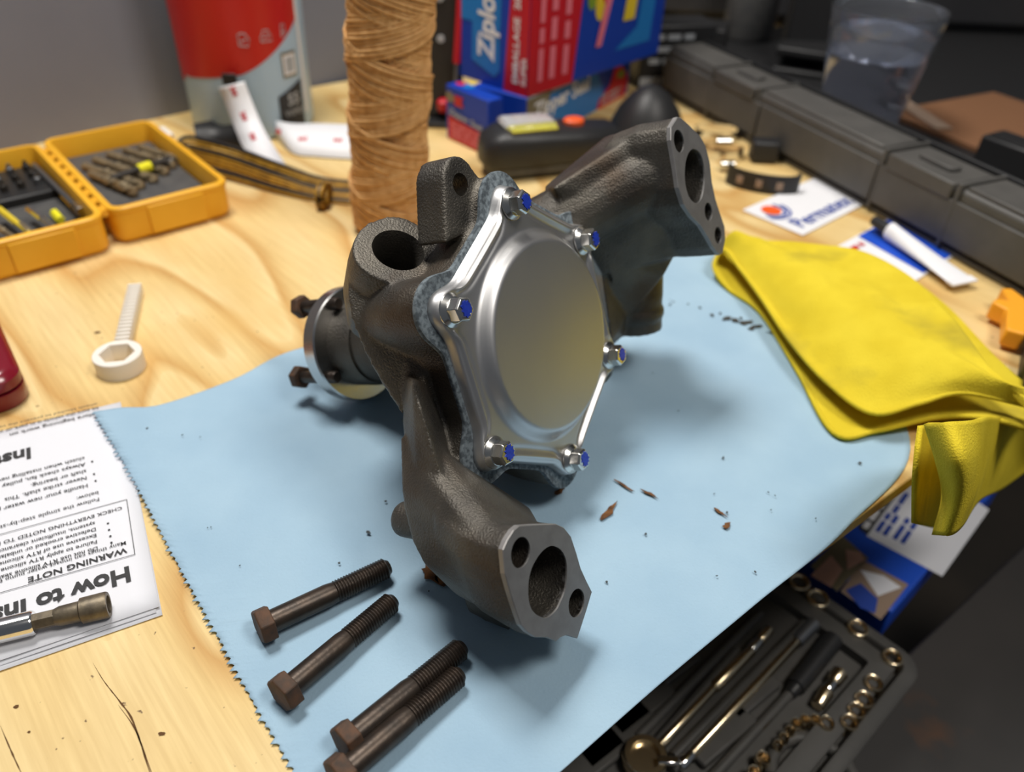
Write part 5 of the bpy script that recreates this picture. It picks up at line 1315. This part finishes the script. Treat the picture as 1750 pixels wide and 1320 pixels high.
SK = (((0.2630, 0.4555, -0.2050), .0098, 'large chrome socket in the far corner of the set, nearest the towel'), ((0.2749, 0.4385, -0.2050), .0102, 'large chrome socket next to the far corner one'),
      ((0.3002, 0.4093, -0.2050), .0092, 'chrome socket midway along the far rim of the set'), ((0.3198, 0.3823, -0.2050), .0086, 'chrome socket in the right corner of the set'),
      ((0.2963, 0.3581, -0.2050), .0076, 'chrome socket first below the right corner'), ((0.2841, 0.3435, -0.2050), .0074, 'chrome socket second below the right corner'),
      ((0.2752, 0.3339, -0.2050), .0070, 'chrome socket third below the right corner'), ((0.2667, 0.3240, -0.2050), .0068, 'chrome socket where the row turns inward'),
      ((0.2490, 0.3227, -0.2050), .0060, 'chrome socket starting the curved row of small ones'), ((0.2409, 0.3252, -0.2050), .0045, 'tiny socket second in the curved row'),
      ((0.2332, 0.3248, -0.2050), .0042, 'tiny socket third in the curved row'), ((0.2257, 0.3217, -0.2050), .0042, 'tiny socket fourth in the curved row'),
      ((0.2193, 0.3154, -0.2050), .0040, 'tiny socket fifth in the curved row'), ((0.2135, 0.3097, -0.2050), .0040, 'tiny socket sixth in the curved row'),
      ((0.2078, 0.3040, -0.2050), .0038, 'tiny socket at the inner end of the curved row'), ((0.1942, 0.2933, -0.2050), .0056, 'small socket beside the bar end'),
      ((0.1855, 0.2827, -0.2050), .0052, 'small socket at the bottom margin'))
for p, r, lab in SK: socket(p, r, lab)
def bar(name, label, cat, segs, m):
    t = thing(name, label, cat, (segs[0][1][0], segs[0][1][1], SZ-.012))
    for nm, a, b, r0, r1, mt_ in segs:
        a = TZ(a)+Vector((0, 0, -.0062)); b = TZ(b)+Vector((0, 0, -.0062)); L = (b-a).length
        part(nm, lathe([(r0*.85, 0), (r0, .001), (r1, L-.001), (r1*.85, L)], 20).xf(axis_mat(a, b)), mt_, t, smooth=40)
    return t
rt = bar('ratchet', 'chrome ratchet handle with round head lying nearest the towel', 'ratchet', [('ball_end', (0.2264, 0.4078, -0.2050), (0.2149, 0.3959, -0.2050), .0045, .0045, M_brass), ('collar', (0.2149, 0.3959, -0.2050), (0.2044, 0.3853, -0.2050), .0050, .0046, M_zinc), ('handle', (0.2061, 0.3865, -0.2050), (0.1691, 0.3510, -0.2050), .0052, .0050, M_brass), ('shaft', (0.1702, 0.3521, -0.2050), (0.1208, 0.3024, -0.2050), .0036, .0042, M_brass)], M_brass)
hc_ = TZ((0.1079, 0.2904, -0.2050))+Vector((0, 0, -.012))
part('head', lathe([(.0155, 0), (.0165, .002), (.0165, .012), (.0150, .014), (.011, .014), (.0105, .009), (.0004, .009)], 32).xf(Matrix.Translation(hc_)), M_brass, rt, smooth=40)
part('selector', box(-.008, .008, -.003, .003, .012, .016).xf(Matrix.Translation(hc_+Vector((.016, -.004, 0)))), M_chrome, rt, bev=.001)
bar('extension_bar', 'long golden chrome extension bar between ratchet and screwdriver', 'extension bar', [('drive_end', (0.2660, 0.4157, -0.2050), (0.2460, 0.3963, -0.2050), .0066, .0060, M_steelgrey), ('shaft', (0.2473, 0.3975, -0.2050), (0.1422, 0.2954, -0.2050), .0045, .0042, M_brass), ('tip', (0.1432, 0.2963, -0.2050), (0.1328, 0.2864, -0.2050), .0050, .0050, M_chrome)], M_brass)
bar('screwdriver', 'short screwdriver with black handle in the middle of the socket set', 'screwdriver', [('grip', (0.2784, 0.4007, -0.2050), (0.2341, 0.3541, -0.2050), .0088, .0078, M_blackpl), ('ferrule', (0.2354, 0.3552, -0.2050), (0.2279, 0.3478, -0.2050), .0062, .0050, M_blackpl), ('blade', (0.2279, 0.3478, -0.2050), (0.1990, 0.3186, -0.2050), .0026, .0024, M_brass)], M_brass)
bar('universal_joint', 'knobbly chrome universal joint right of the screwdriver', 'joint', [('yoke', (0.2748, 0.3695, -0.2050), (0.2653, 0.3597, -0.2050), .0064, .0060, M_brass), ('cross', (0.2662, 0.3597, -0.2050), (0.2576, 0.3522, -0.2050), .0048, .0048, M_chrome), ('yoke', (0.2585, 0.3522, -0.2050), (0.2474, 0.3388, -0.2050), .0060, .0052, M_brass)], M_brass)
